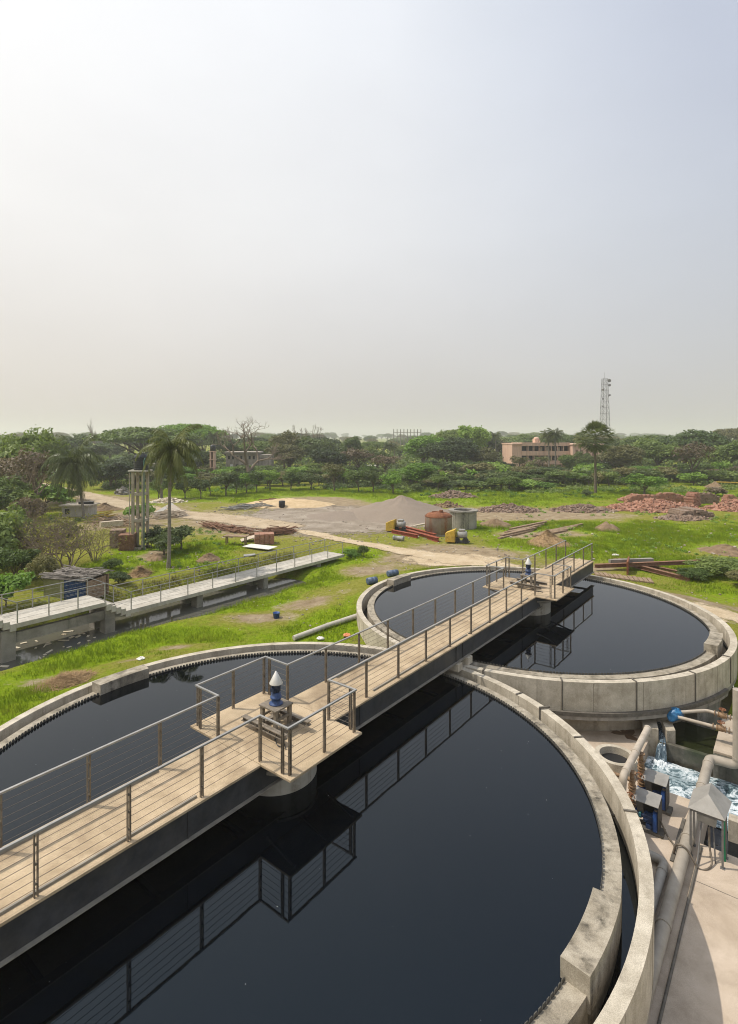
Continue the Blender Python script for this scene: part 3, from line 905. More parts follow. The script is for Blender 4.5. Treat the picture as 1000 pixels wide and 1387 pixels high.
# splash mounds
b = MB()
for k in range(46):
    r_ = abs(random.gauss(0, .22)); an = random.uniform(0, 2 * PI)
    p = st(2.40 + r_ * math.cos(an) * .8, 6.86 + r_ * math.sin(an), -2.3)
    h = .09 * math.exp(-(r_ / .25) ** 2) + .012; rr = random.uniform(.025, .08)
    b.lathe(p, [(rr, p[2] - .03), (rr * .8, p[2] + h * .5), (rr * .35, p[2] + h), (0, p[2] + h * 1.05)], 7)
m_spl = mat('splash_foam', (.62, .68, .72), (.80, .83, .84), 12, .5, .3, 30)
b.build('splash', m_spl, loc=st(2.4, 6.86, -2.3), kind='stuff')
# round chamber
c = st(.32, 5.97)
ch = thing('round_chamber', 'low round concrete chamber with open dark top left of the pumps', 'chamber', (c[0], c[1], ZF))
MB().ring(c, .46, .60, ZF - .02, -1.40, n=48).build('wall', MT['rim_concrete'], ch, bevel=.01)
MB().lathe(c, [(.459, -1.62), (0, -1.62)], 36).build('dark_disc', MT['dark_opening'], ch)  # dark disc closing the inside of the ring
# puddle stain on the floor
pts = []
for k in range(28):
    a = 2 * PI * k / 28
    r_ = (.34 + .16 * math.sin(3 * a + 1) + .09 * math.sin(7 * a) + .05 * math.sin(13 * a))
    pts.append(st(2.62 + .8 * r_ * math.cos(a), 5.75 + 1.2 * r_ * math.sin(a))[:2])
b = MB(); b.prism(pts, ZF + .001, ZF + .005); b.build('puddle', mat('rusty_puddle', (.085, .045, .02), (.14, .08, .04), 5, .35, .1, 20, spec=.5), kind='structure')

# ---------------------------------------------------------------- pumps
def flanges(mb, c, zs, r=.09, h=.022):
    for z in zs:
        mb.lathe(c, [(0, z - h / 2), (r, z - h / 2), (r, z + h / 2), (0, z + h / 2)], 16, False)
def pump(sp, label, lab_valve):
    base = st(sp, 7.3, ZF)
    r = thing('pump_set', label, 'pump', base)
    MB().sbox(sp - .20, sp + .16, 6.85, 7.72, ZF + .001, ZF + .07).build('base_frame', MT['strap'], r)
    v = MB()
    z = ZF + .30
    v.tube([st(sp, 6.85, z), st(sp, 6.90, z), st(sp, 7.03, z), st(sp, 7.06, z)], [.10, .17, .17, .10], 20)
    v.tube([st(sp, 7.06, z), st(sp, 7.24, z)], .05, 12)
    v.sbox(sp - .12, sp + .12, 6.90, 7.02, ZF + .07, z - .1)
    v.build('pump_casing', MT['blue_paint'], r)
    MB().tube([st(sp, 7.12, z), st(sp, 7.18, z)], .075, 14).build('coupling', MT['teal'], r)
    m = MB()
    m.tube([st(sp, 7.24, z), st(sp, 7.56, z)], .125, 20)
    for k in range(12):
        a = 2 * PI * k / 12
        x = sp + .132 * math.cos(a); zz = z + .132 * math.sin(a)
        m.hexa([st(x - .006, 7.28, zz - .006), st(x + .006, 7.28, zz - .006), st(x + .006, 7.52, zz - .006), st(x - .006, 7.52, zz - .006)],
               [st(x - .006, 7.28, zz + .012), st(x + .006, 7.28, zz + .012), st(x + .006, 7.52, zz + .012), st(x - .006, 7.52, zz + .012)])
    m.sbox(sp - .12, sp + .12, 7.30, 7.50, ZF + .07, ZF + .19)
    m.build('motor', MT['blue_paint'], r)
    e = MB(); e.sbox(sp - .19, sp + .17, 7.47, 7.585, ZF + .08, z + .28)
    e.build('fan_housing', MT['blue_bright'], r, bevel=.03)
    MB().sbox(sp - .10, sp - .02, 7.50, 7.57, z + .283, z + .30).build('terminal_cover', MT['pvc'], r)
    t = MB()
    zt = z + .52
    q = [(sp - .26, 7.0), (sp - .26, 7.62), (sp + .24, 7.62), (sp + .24, 7.0)]
    dz = lambda s_: .04 * (s_ - sp) / .25
    t.hexa([st(s_, t_, zt + dz(s_)) for s_, t_ in q], [st(s_, t_, zt + .012 + dz(s_)) for s_, t_ in q])
    hood = t.build('hood', MT['sheet_metal'], r)
    w = MB(); w.sbox(sp - .255, sp + .235, 7.607, 7.619, ZF + .12, zt - .045); w.sbox(sp + .222, sp + .234, 7.0, 7.606, ZF + .12, zt + .03)
    w.build('hood_side', MT['shaded_hood'], hood)
    # riser with valves
    c = st(sp - .02, 6.955)
    ztop = -.42
    p = MB(); p.cyl((c[0], c[1], z + .17), (c[0], c[1], ztop), .055, n=14)
    flanges(p, c, [z + .18, z + .26, z + .40, z + .62, z + .70, z + .86, ztop - .02], .10)
    p.lathe(c, [(.055, z + .42), (.085, z + .47), (.085, z + .55), (.055, z + .60)], 14)
    p.lathe(c, [(.055, z + .71), (.08, z + .75), (.08, z + .81), (.055, z + .85)], 14)
    vo = p.build('riser_valve', MT['brass'], r)
    hw = MB(); hw.tube([st(sp - .02, 6.955, z + .51), st(sp - .22, 6.955, z + .51)], .015, 8)
    hw.tube([st(sp - .22 , 6.955 + .10 * math.cos(a), z + .51 + .10 * math.sin(a)) for a in np.linspace(0, 2 * PI, 17)], .012, 6)
    hw.build('handwheel', MT['rust'], vo)
    return r
pump(-.95, 'blue pump under a grey sheet hood, nearest the foaming basin', '')
pump(-2.05, 'blue pump under a grey sheet hood, nearest the curved tank wall', '')
# header pipe over the risers
def bend(pts, n=7, r=.18):
    """round the corners of a polyline"""
    P = [Vector(p) for p in pts]; out = [P[0]]
    for i in range(1, len(P) - 1):
        a = (P[i - 1] - P[i]); b = (P[i + 1] - P[i])
        ra = min(r, a.length * .45, b.length * .45)
        p0 = P[i] + a.normalized() * ra; p1 = P[i] + b.normalized() * ra
        for k in range(n + 1):
            f = k / n
            out.append(p0 * (1 - f) ** 2 + P[i] * 2 * f * (1 - f) + p1 * f * f)
    out.append(P[-1]); return out
def pipe(name, pts, r, m, label, collars=(), br=.2, n=16, cat='pipe'):
    path = bend(pts, 7, br)
    root = MB(); root.tube(path, r, n)
    L = [0]
    for a, b in zip(path[:-1], path[1:]): L.append(L[-1] + (b - a).length)
    for cpos in collars:
        d = cpos * L[-1]
        for i in range(len(path) - 1):
            if L[i] <= d <= L[i + 1] and L[i + 1] > L[i]:
                p = path[i].lerp(path[i + 1], (d - L[i]) / (L[i + 1] - L[i])); tg = (path[i + 1] - path[i]).normalized()
                root.tube([p - tg * .035, p + tg * .035], r * 1.12, n)
    return root.build(name, m, loc=path[0], label=label, cat=cat)
pipe('header_pipe', [st(-2.62, 6.78, ZF + .1), st(-2.62, 6.86, -.33), st(.42, 6.86, -.33)], .095, MT['pvc'], 'fat pale elbow pipe that runs over the two pump risers', (.36, .62, .99), .16)
pipe('suction_pipe', [st(-1.55, 6.2, -.95), st(-1.55, 6.8, -.95)], .05, MT['brass'], 'short rusty pipe stub left of the fat pale elbow pipe', (.2, .6, .9))
pipe('delivery_pipe', [st(-30, 8.24, -1.63), st(2.40, 8.24, -1.63), st(2.40, 8.97, -1.60), st(2.40, 8.97, .75)], .135, MT['pipe_warm'], 'thickest grey pipe running along the yard floor and over the basin', (.62, .70, .79, .865, .905, .94), .2, 20)
pipe('return_pipe', [st(-3.25, 7.0, -1.66), st(-3.25, 7.93, -1.66), st(-30, 7.95, -1.66)], .105, MT['pipe_grey'], 'grey pipe with an elbow beside the curved tank wall', (.012, .045, .12, .2), .22)
pipe('conduit', [st(-1.95, 8.52, ZF + .03), st(-30, 8.49, ZF + .03)], .028, MT['strap'], 'thin dark conduit on the floor right of the thickest pipe', (), .1, 8)
b = MB(); b.sbox(-2.95, -1.05, 7.98, 8.06, ZF + .001, ZF + .03); b.build('cable_trough', MT['strap'], loc=st(-2, 8, ZF), label='narrow dark cable trough on the floor left of the thickest pipe', cat='trough')
b = MB(); b.sbox(-30, -3.45, 8.09, 8.10, ZF + .001, ZF + .03)
zc = ZF + .02
hose = [st(-2.05, 7.62, ZF + .35), st(-2.15, 7.80, zc + .06), st(-2.42, 7.99, zc + .06), st(-2.66, 8.02, zc + .03), st(-2.72, 8.10, ZF + .32), st(-2.75, 8.32, ZF + .32), st(-2.80, 8.55, zc), st(-2.72, 8.72, zc), st(-2.5, 8.80, zc + .05), st(-2.3, 8.73, ZF + .35), st(-2.2, 8.70, ZF + .72)]
def smooth_path(P, n=6):
    P = [Vector(p) for p in P]; out = []
    for i in range(len(P) - 1):
        p0 = P[max(i - 1, 0)]; p1 = P[i]; p2 = P[i + 1]; p3 = P[min(i + 2, len(P) - 1)]
        for k in range(n):
            t = k / n
            out.append(.5 * ((2 * p1) + (p2 - p0) * t + (2 * p0 - 5 * p1 + 4 * p2 - p3) * t * t + (3 * p1 - p0 - 3 * p2 + p3) * t ** 3))
    out.append(P[-1]); return out
MB().tube(smooth_path(hose), .022, 8).build('motor_cable', MT['post'], loc=hose[0], label='grey flexible cable looping from the near pump to the canopy', cat='cable')
# ---------------------------------------------------------------- panel canopy
cp = thing('panel_canopy', 'small grey sheet metal hip roof on thin legs above a control box', 'canopy', st(-2.1, 8.7, ZF))
ez, rz_ = -.63, -.30
e = [(-2.46, 8.30), (-2.46, 9.06), (-1.54, 9.12), (-1.54, 8.30)]
E_ = [st(s_, t_, ez) for s_, t_ in e]; Rf, Rb = st(-2.14, 8.69, rz_), st(-1.58, 8.69, rz_)
rf = MB(); rf.add(E_ + [Rf, Rb], [(0, 1, 4), (1, 2, 5, 4), (2, 3, 5), (3, 0, 4, 5)])
ro = rf.build('roof', MT['sheet_metal'], cp)
so = ro.modifiers.new('thick', 'SOLIDIFY'); so.thickness = .012; so.offset = 1
for s_, t_ in ((-2.42, 8.35), (-2.42, 9.01), (-1.98, 9.04), (-1.98, 8.36)):
    b = MB(); b.sbox(s_ - .022, s_ + .022, t_ - .022, t_ + .022, ZF, ez + .02); b.sbox(s_ - .05, s_ + .05, t_ - .05, t_ + .05, ZF + .001, ZF + .012)
    b.build('leg', MT['post_grey'], cp)
b = MB(); b.sbox(-2.435, -1.98, 8.337, 8.365, ez - .05, ez - .01); b.sbox(-2.435, -1.98, 8.995, 9.023, ez - .05, ez - .01); b.sbox(-2.434, -2.406, 8.37, 8.99, ez - .052, ez - .012)
b.build('eave_frame', MT['post_grey'], cp)
pn = thing('control_box', 'small grey control box on a splayed stand beneath the canopy', 'control box', st(-2.2, 8.66, ZF))
b = MB(); b.box(*st(-2.16, 8.66, -.86), .40, .22, .26, ANG - PI / 2, 0, .35); b.build('box', MT['grey_paint'], pn, bevel=.012)
b = MB(); b.box(*st(-2.26, 8.66, -.82), .34, .012, .18, ANG - PI / 2, 0, .35); b.build('face_panel', MT['pvc'], pn)
for q0, q1 in (((-2.2, 8.56), (-2.75, 8.52)), ((-2.2, 8.72), (-2.2, 8.74)), ((-2.1, 8.78), (-2.35, 8.86))):
    MB().cyl(st(*q1, ZF), st(*q0, -.95), .018, n=8).build('leg', MT['post_grey'], pn)
pipe('green_conduit', [st(-2.18, 9.02, -.72), st(-2.18, 9.02, -1.35), st(-2.12, 9.03, ZF)], .022, MT['green_pipe'], 'thin bright green conduit beside the right canopy leg', (), .05, 8)
# ---------------------------------------------------------------- pipes by the plinth
pipe('upper_valve_pipe', [st(3.50, 7.25, -.92), st(4.18, 7.95, -.90), st(4.10, 9.6, -.90)], .055, MT['pvc'], 'upper of two pale pipes that leave the blue plastic, with brown valve', (), .12)
pipe('lower_valve_pipe', [st(3.33, 7.22, -1.02), st(3.42, 9.6, -1.02)], .055, MT['pvc'], 'lower of two pale pipes that leave the blue plastic, with brown valve', (), .12)
def gate_valve(s_, t_, z, label):
    r = thing('gate_valve', label, 'valve', st(s_, t_, z))
    b = MB()
    for o_ in (-.22, -.12, .12, .22):
        b.tube([st(s_, t_ + o_ - .012, z), st(s_, t_ + o_ + .012, z)], .10, 16)
    b.tube([st(s_, t_ - .12, z), st(s_, t_ - .05, z), st(s_, t_ + .05, z), st(s_, t_ + .12, z)], [.06, .10, .10, .06], 16)
    b.cyl(st(s_, t_, z), st(s_, t_, z + .20), .03, n=10)
    b.build('body', MT['brass'], r)
    w = MB(); c_ = st(s_, t_)
    w.tube([(c_[0] + .10 * math.cos(a), c_[1] + .10 * math.sin(a), z + .2) for a in np.linspace(0, 2 * PI, 17)], .012, 6)
    for k in range(3):
        a = PI * k / 3
        w.cyl((c_[0] - .1 * math.cos(a), c_[1] - .1 * math.sin(a), z + .2), (c_[0] + .1 * math.cos(a), c_[1] + .1 * math.sin(a), z + .2), .008, n=6)
    w.build('handwheel', MT['rust'], r)
gate_valve(4.13, 8.42, -.90, 'brown flanged gate valve on the upper of two pale pipes')
gate_valve(3.38, 8.45, -1.02, 'brown flanged gate valve on the lower of two pale pipes')
pg = thing('pump', 'grey green pump on the plinth at the right edge', 'pump', st(3.3, 8.97, -1.5))
c = st(3.25, 9.0)
b = MB(); b.lathe(c, [(0, -1.5), (.15, -1.5), (.15, -1.46), (.11, -1.44), (.12, -1.30), (.14, -1.28), (.14, -1.24), (.11, -1.20), (.11, -1.0), (.07, -.93), (0, -.92)], 22)
b.build('casing', MT['grey_green'], pg)
b = MB(); b.lathe(c, [(.12, -1.2), (.13, -1.19), (.13, -1.15), (.12, -1.14)], 22); b.cyl(st(3.05, 9.0, -1.37), st(2.98, 8.86, -1.42), .05, n=12); b.build('inlet', MT['rust'], pg)
# blue plastic wrapped round the joint
rb = np.random.default_rng(5)
V = []; n1, n2 = 14, 22
cb = st(3.48, 7.12, -1.0)
for i in range(n1 + 1):
    th = PI * i / n1
    for k in range(n2):
        ph = 2 * PI * k / n2
        rr = 1 + .28 * (fbm(3 * math.cos(ph) + 5, 3 * th + 2 * math.sin(ph), 8, 3) - .5) * 2 + .07 * rb.standard_normal()
        V.append((cb[0] + .27 * rr * math.sin(th) * math.cos(ph) + .05 * math.cos(th), cb[1] + .22 * rr * math.sin(th) * math.sin(ph), cb[2] + .19 * rr * math.cos(th) - .12 * max(0, math.sin(2 * ph)) * math.sin(th) * (i > n1 / 2)))
fs = [(i * n2 + k, i * n2 + (k + 1) % n2, (i + 1) * n2 + (k + 1) % n2, (i + 1) * n2 + k) for i in range(n1) for k in range(n2)]
b = MB(); b.add(V, fs, True); b.build('plastic_wrap', MT['blue_plastic'], loc=cb, label='crumpled blue plastic sheet tied round pipe ends under the far tank', cat='plastic sheet')
b = MB(); b.box(*st(2.05, 4.2, ZF + .06), .2, .2, .12); 
# angle bracket standing on the near tank rim
pb = on_tank(C1, 20.5, 8.27, .12)
b = MB(); b.box(pb[0] + .13, pb[1] + .03, .17, .34, .05, .05, R(10)); b.box(pb[0] - .02, pb[1], -.02, .05, .05, .42)
b.build('angle_bracket', MT['strap'], loc=pb, label='small black steel angle hooked over the near tank rim', cat='bracket')
for a_, lab in ((1.5, 'upper rusty steel bar lying across the water gutter beside the pumps'), (-6, 'lower rusty steel bar lying across the water gutter beside the pumps')):
    p0, p1 = on_tank(C1, a_, 7.98, -.48), on_tank(C1, a_ - 1.2, 8.25, -.46)
    MB().cyl(p0, p1, .03, n=8).build('steel_bar', MT['strap'], loc=p0, label=lab, cat='bar')

# ================================================================ CANAL AND CONCRETE WALKWAY
wet_patch('canal_water', -22, 12.5, -23.0, -14.6, -1.98, m_canal, 60)
wk = thing('concrete_walkway', 'long pale concrete footbridge with stepped levels over the muddy canal', 'footbridge', st(-2, -19.2, -2.6))
TN, TF = -18.2, -20.25
def level(s0, s1, z, th=.24):
    return MB().sbox(s0, s1, TF, TN, z - th, z)
b = MB()
zA, zB, zC = .5, -.25, -1.0
LV = [(-22, -9.35, zA), (-7.95, -3.62, zB), (-2.25, 16.1, zC)]
for s0, s1, z in LV: b.sbox(s0, s1, TF, TN, z - .22, z)
for (sa, sb, za, zb) in ((-9.35, -7.95, zA, zB), (-3.62, -2.25, zB, zC)):
    for k in range(5):
        f0 = sa + (sb - sa) * k / 5; f1 = sa + (sb - sa) * (k + 1) / 5
        z = za - (za - zb) * (k + 1) / 5 + (.0 if k < 4 else .002)
        b.sbox(f0 + .001, f1 - .001, TF + .002, TN - .002, z - .34, z)
dk = b.build('deck', MT['white_concrete'], wk, bevel=.012)
for s_, zt, w in ((-15.5, zA - .22, .5), (-8.25, zB - .26, .62), (-3.35, zB - .24, .55), (2.35, zC - .222, .42), (7.75, zC - .222, .42), (13.2, zC - .222, .42)):
    b = MB(); b.sbox(s_ - w / 2, s_ + w / 2, TN - .75, TN - .12, -3.2, zt - .003); b.sbox(s_ - w / 2 , s_ + w / 2, TF + .12, TF + .75, -3.2, zt - .003)
    b.sbox(s_ - w / 2 + .01, s_ + w / 2 - .01, TF + .76, TN - .76, zt - .45, zt - .003)
    b.build('pier', MT['old_concrete'], wk, bevel=.01)
b = MB(); b.sbox(-7.93, -3.63, TN - .48, TN - .24, zB - .98, zB - .50); b.sbox(-15.2, -8.57, TN - .48, TN - .24, zA - 1.4, zA - .8)
b.build('tie_beam', MT['old_concrete'], wk)
for t_, nm in ((TN - .06, 'near'), (TF + .06, 'far')):
    hb = MB()
    knots = [(-22, zA), (-9.35, zA), (-7.95, zB), (-3.62, zB), (-2.25, zC), (16.0, zC)]
    hb.tube([st(s_, t_, z + .98) for s_, z in knots], .026, 8)
    rail = hb.build('railing', MT['galv'], wk)
    for s0, s1, z, n in ((-21, -9.5, zA, 7), (-7.9, -3.68, zB, 3), (-2.2, 15.95, zC, 10)):
        for k in range(n + 1):
            s_ = s0 + (s1 - s0) * k / n
            q = MB(); q.sbox(s_ - .025, s_ + .025, t_ - .018, t_ + .018, z + .001, z + .97)
            q.build('post', MT['galv'], rail)
    for k in range(4):
        MB().tube([st(s_, t_, z + .18 + .2 * k) for s_, z in knots], .006, 5).build('cable', MT['galv'], rail)
# floating scraps
b = MB(); rr = random.Random(3)
for k in range(46):
    s_, t_ = rr.gauss(-5.6, 1.6), rr.uniform(-20.5, -16.6)
    p = st(s_, t_, -1.96)
    b.box(p[0], p[1], p[2], rr.uniform(.06, .4) * (2.0 if k % 12 == 0 else 1), rr.uniform(.05, .16), .03, rr.uniform(0, PI), rr.uniform(-.08, .08))
b.build('litter', MT['litter'], loc=st(-5, -19, -1.96), kind='stuff')
# stakes in the canal
for k, (u, v) in enumerate(((190, 868), (196, 866), (178, 872), (232, 850))):
    p = at(u, v, -2.0)
    MB().cyl((p[0], p[1], -2.5), (p[0] + .03, p[1], -1.1 - .1 * k), .05, n=8).build('stake', MT['strap'], loc=(p[0], p[1], -2.5),
        label='short dark wooden stake standing in the canal water', cat='stake', group='stakes in the canal')
# ================================================================ THINGS IN THE FIELD
def P0(u, v): return gp(u, v)
def heap(name, label, cat, u, v, wpx, depth, h, m, seed=0, rough=.25, blades=None, bricks=None, flat=False):
    """a mound standing at pixel-free world place; wpx gives its real width from its distance"""
    c = P0(u, v); wx = wpx * c[1] / F / 2; wy = depth / 2
    n1, n2 = 14, 44
    V = [(c[0], c[1] + wy * .0, 0)]; 
    pts = []
    for i in range(n1 + 1):
        f = i / n1
        for k in range(n2):
            a = 2 * PI * k / n2
            rr = f * (1 + .28 * (fbm(1.5 * math.cos(a) + 3 + seed, 1.5 * math.sin(a) + seed, seed, 3) - .5) * 2)
            x, y = c[0] + wx * rr * math.cos(a), c[1] + wy * rr * math.sin(a)
            prof = (1 - f) ** (1.0 if not flat else .5) if f < 1 else 0
            prof = max(0, 1 - f) if not flat else max(0, 1 - f ** 2.4)
            z = gz(x, y) - .06 + h * prof * (1 + rough * 2 * (float(fbm(x * 1.7, y * 1.7, seed + 3, 4)) - .5)) + rough * .5 * h * (float(fbm(x * 4, y * 4, seed + 7, 3)) - .5) * (1 if f < .95 else 0)
            pts.append((x, y, z))
    fs = [(i * n2 + k, i * n2 + (k + 1) % n2, (i + 1) * n2 + (k + 1) % n2, (i + 1) * n2 + k) for i in range(n1) for k in range(n2)]
    b = MB(); b.add(pts, fs, True)
    rr = random.Random(seed + 11)
    if bricks:
        num, size = bricks
        for _ in range(num):
            i = rr.choice(range(1, n1)); k = rr.randrange(n2)
            p = pts[i * n2 + k]; q = pts[(i + 1) * n2 + (k + 1) % n2]; f = rr.random()
            s = size * rr.uniform(.6, 1.3)
            b.box(p[0] + (q[0] - p[0]) * f, p[1] + (q[1] - p[1]) * f, p[2] + (q[2] - p[2]) * f + s * .12, s, s * .55, s * .38, rr.uniform(0, PI), rr.uniform(-.6, .6), rr.uniform(-.6, .6))
    if blades:
        num, ln = blades
        for _ in range(num):
            i = rr.randrange(0, n1); k = rr.randrange(n2); p = pts[i * n2 + k]
            a = rr.uniform(0, 2 * PI); l = ln * rr.uniform(.5, 1.2)
            d = Vector((math.cos(a), math.sin(a), rr.uniform(-.1, .35))) * l
            sd = Vector((-math.sin(a), math.cos(a), 0)) * .018
            p = Vector(p) + Vector((0, 0, .02))
            b.add([p - sd, p + sd, p + d], [(0, 1, 2)])
    return b.build(name, m, loc=c, label=label, cat=cat)

# --- heaps of loose material
heap('gravel_heap', 'tall grey gravel heap behind the rusty round tank', 'gravel heap', 545, 698, 168, 12.0, 2.3, MT['gravel'], 3, .17)
heap('gravel_heap', 'low spill of grey gravel left of the tall gravel heap', 'gravel heap', 462, 699, 110, 7, .75, MT['gravel'], 5, .12)
heap('sand_heap', 'low spread of yellow sand beyond the gravel yard', 'sand heap', 388, 683, 130, 9.0, .75, MT['sand'], 4, .2, flat=True)
heap('rubble_heap', 'pale rubble heap in front of the bushes above the gravel heap', 'rubble heap', 614, 673, 70, 4, .8, MT['brick_grey'], 8, .5, bricks=(220, .55))
heap('brick_heap', 'long low row of broken bricks left of the other long row', 'brick heap', 688, 692, 92, 4.5, .75, MT['brick_grey'], 9, .4, bricks=(420, .42))
heap('brick_heap', 'long low row of broken bricks below the fan palm', 'brick heap', 790, 692, 92, 4.5, .75, MT['brick_grey'], 10, .4, bricks=(420, .42))
heap('brick_heap', 'widest heap of red brick rubble in front of the broken brick walls', 'brick heap', 888, 690, 125, 8, 1.15, MT['brick'], 11, .5, bricks=(650, .5))
heap('brick_heap', 'brick rubble heap cut by the right edge of the photo', 'brick heap', 992, 691, 56, 6, 1.3, MT['brick'], 12, .5, bricks=(300, .5))
heap('brick_heap', 'small red brick heap right of the fan palm trunk', 'brick heap', 858, 678, 42, 4, .9, MT['brick'], 13, .4, bricks=(220, .45))
heap('brick_heap', 'brick debris scattered round the grassy brick block', 'brick heap', 925, 703, 80, 4, .35, MT['brick_grey'], 14, .5, bricks=(260, .42))
heap('dirt_mound', 'dark earth mound right of the open concrete tank', 'earth mound', 672, 711, 48, 4, .75, MT['earth'], 15, .4)
heap('dirt_mound', 'earth mound alone in bright grass below the long brick row', 'earth mound', 822, 717, 42, 3.5, .8, MT['earth'], 16, .4)
heap('dirt_mound', 'dry straw covered mound just behind the far bridge end', 'earth mound', 742, 736, 62, 4, 1.1, MT['straw'], 17, .3, blades=(500, .5))
heap('dirt_mound', 'brown mound near the right edge in tall grass', 'earth mound', 985, 748, 60, 4, .7, MT['earth'], 18, .4, blades=(200, .3))
heap('dirt_mound', 'reddish mound left of the open concrete tank', 'earth mound', 606, 686, 40, 3, .6, MT['earth'], 19, .5, bricks=(80, .4))
heap('straw_heap', 'dry brown straw heap on the bank beside the nearest tank', 'straw heap', 88, 925, 82, 1.9, .32, MT['straw'], 20, .5, blades=(3200, .30))
heap('dirt_mound', 'brown soil mound behind the far railing of the walkway', 'earth mound', 283, 758, 36, 2.4, .65, MT['earth'], 21, .4, blades=(200, .3))
heap('dirt_mound', 'brown brush mound left of the tall palm foot', 'earth mound', 190, 778, 36, 2, .6, MT['straw'], 22, .5, blades=(500, .5))
heap('dirt_mound', 'dry earth heap at the foot of the tall palm', 'earth mound', 212, 757, 30, 2, .5, MT['earth'], 23, .5)
heap('dirt_mound', 'dry earth bank behind the white hut', 'earth mound', 143, 690, 50, 4, .9, MT['earth'], 24, .5, blades=(400, .7))
heap('rubble_heap', 'grey rubble strewn along the road left of the orchard', 'rubble heap', 228, 680, 50, 3, .5, MT['litter'], 25, .6, bricks=(130, .5))
heap('rubble_heap', 'small dark rock heap beyond the water tower', 'rubble heap', 168, 669, 20, 3, 1.0, MT['old_concrete'], 26, .6, bricks=(40, .7))
heap('dirt_mound', 'bare low mound near the right grass edge', 'earth mound', 968, 660, 28, 4, 1.0, MT['earth'], 27, .5)

# loose stones and scraps on the yard and along the tracks
rr = random.Random(21); b = MB()
for (u0, u1, v0, v1, n, smax) in ((290, 620, 686, 738, 700, .22), (60, 420, 662, 716, 260, .2), (480, 720, 738, 775, 300, .14), (640, 1000, 690, 760, 420, .2), (130, 320, 735, 775, 160, .18), (860, 1000, 800, 850, 120, .1), (300, 480, 780, 860, 110, .1)):
    for _ in range(n):
        p = P0(rr.uniform(u0, u1), rr.uniform(v0, v1)); s = rr.uniform(.04, smax) * rr.random() ** .5
        if math.hypot(p[0] - C2[0], p[1] - C2[1]) < RO + .1: continue
        b.box(p[0], p[1], p[2] + s * .2, s * rr.uniform(.7, 1.6), s, s * .6, rr.uniform(0, PI), rr.uniform(-.4, .4), rr.uniform(-.4, .4))
b.build('loose_stones', MT['stones'], kind='stuff')
# --- broken brick walls
def broken_wall(u, v, wpx, th, h, ang, label, seed, m='brick', moss=False):
    c = P0(u, v); L = wpx * c[1] / F; rr = random.Random(seed)
    b = MB(); n = max(4, int(L / .30)); rows = max(2, int(h / .17))
    ca, sa = math.cos(ang), math.sin(ang)
    for i in range(n):
        hh = rows * (.55 + .45 * math.sin(PI * (i + .5) / n) * rr.uniform(.6, 1.15))
        for k in range(rows):
            if k > hh: break
            x = (i + .5 + (.25 if k % 2 else -.05)) / n * L - L / 2
            b.box(c[0] + x * ca + rr.uniform(-.03, .03), c[1] + x * sa + rr.uniform(-.05, .05), c[2] + .08 + k * .17, L / n * .96, th * rr.uniform(.82, 1.05), .164, ang + rr.uniform(-.04, .04))
    return b.build('brick_wall', MT[m], loc=c, label=label, cat='brick wall')
broken_wall(868, 683, 42, .8, 1.5, .1, 'low straight stack of red bricks left of the broken walls', 1)
broken_wall(905, 682, 46, 1.0, 1.7, -.15, 'broken brick wall stump in the middle of the rubble', 2)
broken_wall(938, 685, 20, 1.3, 1.95, .6, 'tallest broken brick pier at the right of the rubble', 3)
broken_wall(955, 682, 34, .9, 1.6, -.1, 'grey brick wall end right of the tallest brick pier', 4, 'brick_grey')
broken_wall(935, 700, 42, 3.2, 1.1, .05, 'grassy topped square brick block in front of the rubble', 5, 'brick_grey')
broken_wall(988, 683, 18, .9, 1.4, .2, 'short brick wall stump by the right edge', 6)

# --- the two round tanks, red beams and the yellow machines
def vessel(u, v, wpx, hpx, label, rusty):
    c = P0(u, v); r = wpx * c[1] / F / 2; h = hpx * c[1] / F
    c = (c[0], c[1] + r, gz(c[0], c[1] + r))
    t = thing('round_vessel', label, 'tank', c)
    z = c[2] - .05
    if rusty:
        MB().lathe(c, [(0, z), (r, z), (r, z + h)], 40).build('shell', MT['vessel'], t)
        MB().lathe(c, [(r + .03, z + h - .04), (r + .05, z + h + .02), (r * .82, z + h + .25), (r * .4, z + h + .42), (0, z + h + .46)], 40).build('lid', MT['rust'], t)
        b = MB(); b.cyl((c[0] + r * .15, c[1] - r * .3, z + h + .35), (c[0] + r * .15, c[1] - r * .3, z + h + .62), .18, n=14)
        b.box(c[0] - r * .3, c[1] - r * .1, z + h + .42, .5, .14, .12, .3); b.build('lid_fitting', MT['rust'], t)
        MB().ring(c, r + .002, r + .05, z + .05, z + .2, n=40).build('foot_band', MT['old_concrete'], t)
    else:
        MB().ring(c, r - .16, r, z, z + h, n=44).build('shell', MT['stained'], t, bevel=.02)
        MB().ring(c, r - .45, r + .14, z + h + .003, z + h + .16, n=44).build('rim_slab', MT['old_concrete'], t, bevel=.02)
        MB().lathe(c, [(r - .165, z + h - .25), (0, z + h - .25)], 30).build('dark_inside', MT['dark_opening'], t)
    return t
MT['vessel'] = mat('vessel', (.24, .20, .16), (.33, .29, .24), 1.5, .8, .2, 20, streak=(.25, .095, .04), streak_amt=1.1, stain=(.20, .11, .06), stain_amt=.6)
MT['stained'] = mat('stained', (.26, .24, .20), (.38, .35, .30), 1.2, .95, .3, 20, stain=(.03, .028, .025), stain_amt=.95, streak=(.02, .02, .018), streak_amt=.9)
vessel(597, 727, 37, 26, 'closed round tank with a domed rusty lid beside the red beams', True)
vessel(631, 718, 37, 24, 'open round concrete tank with flat rim and black stains', False)

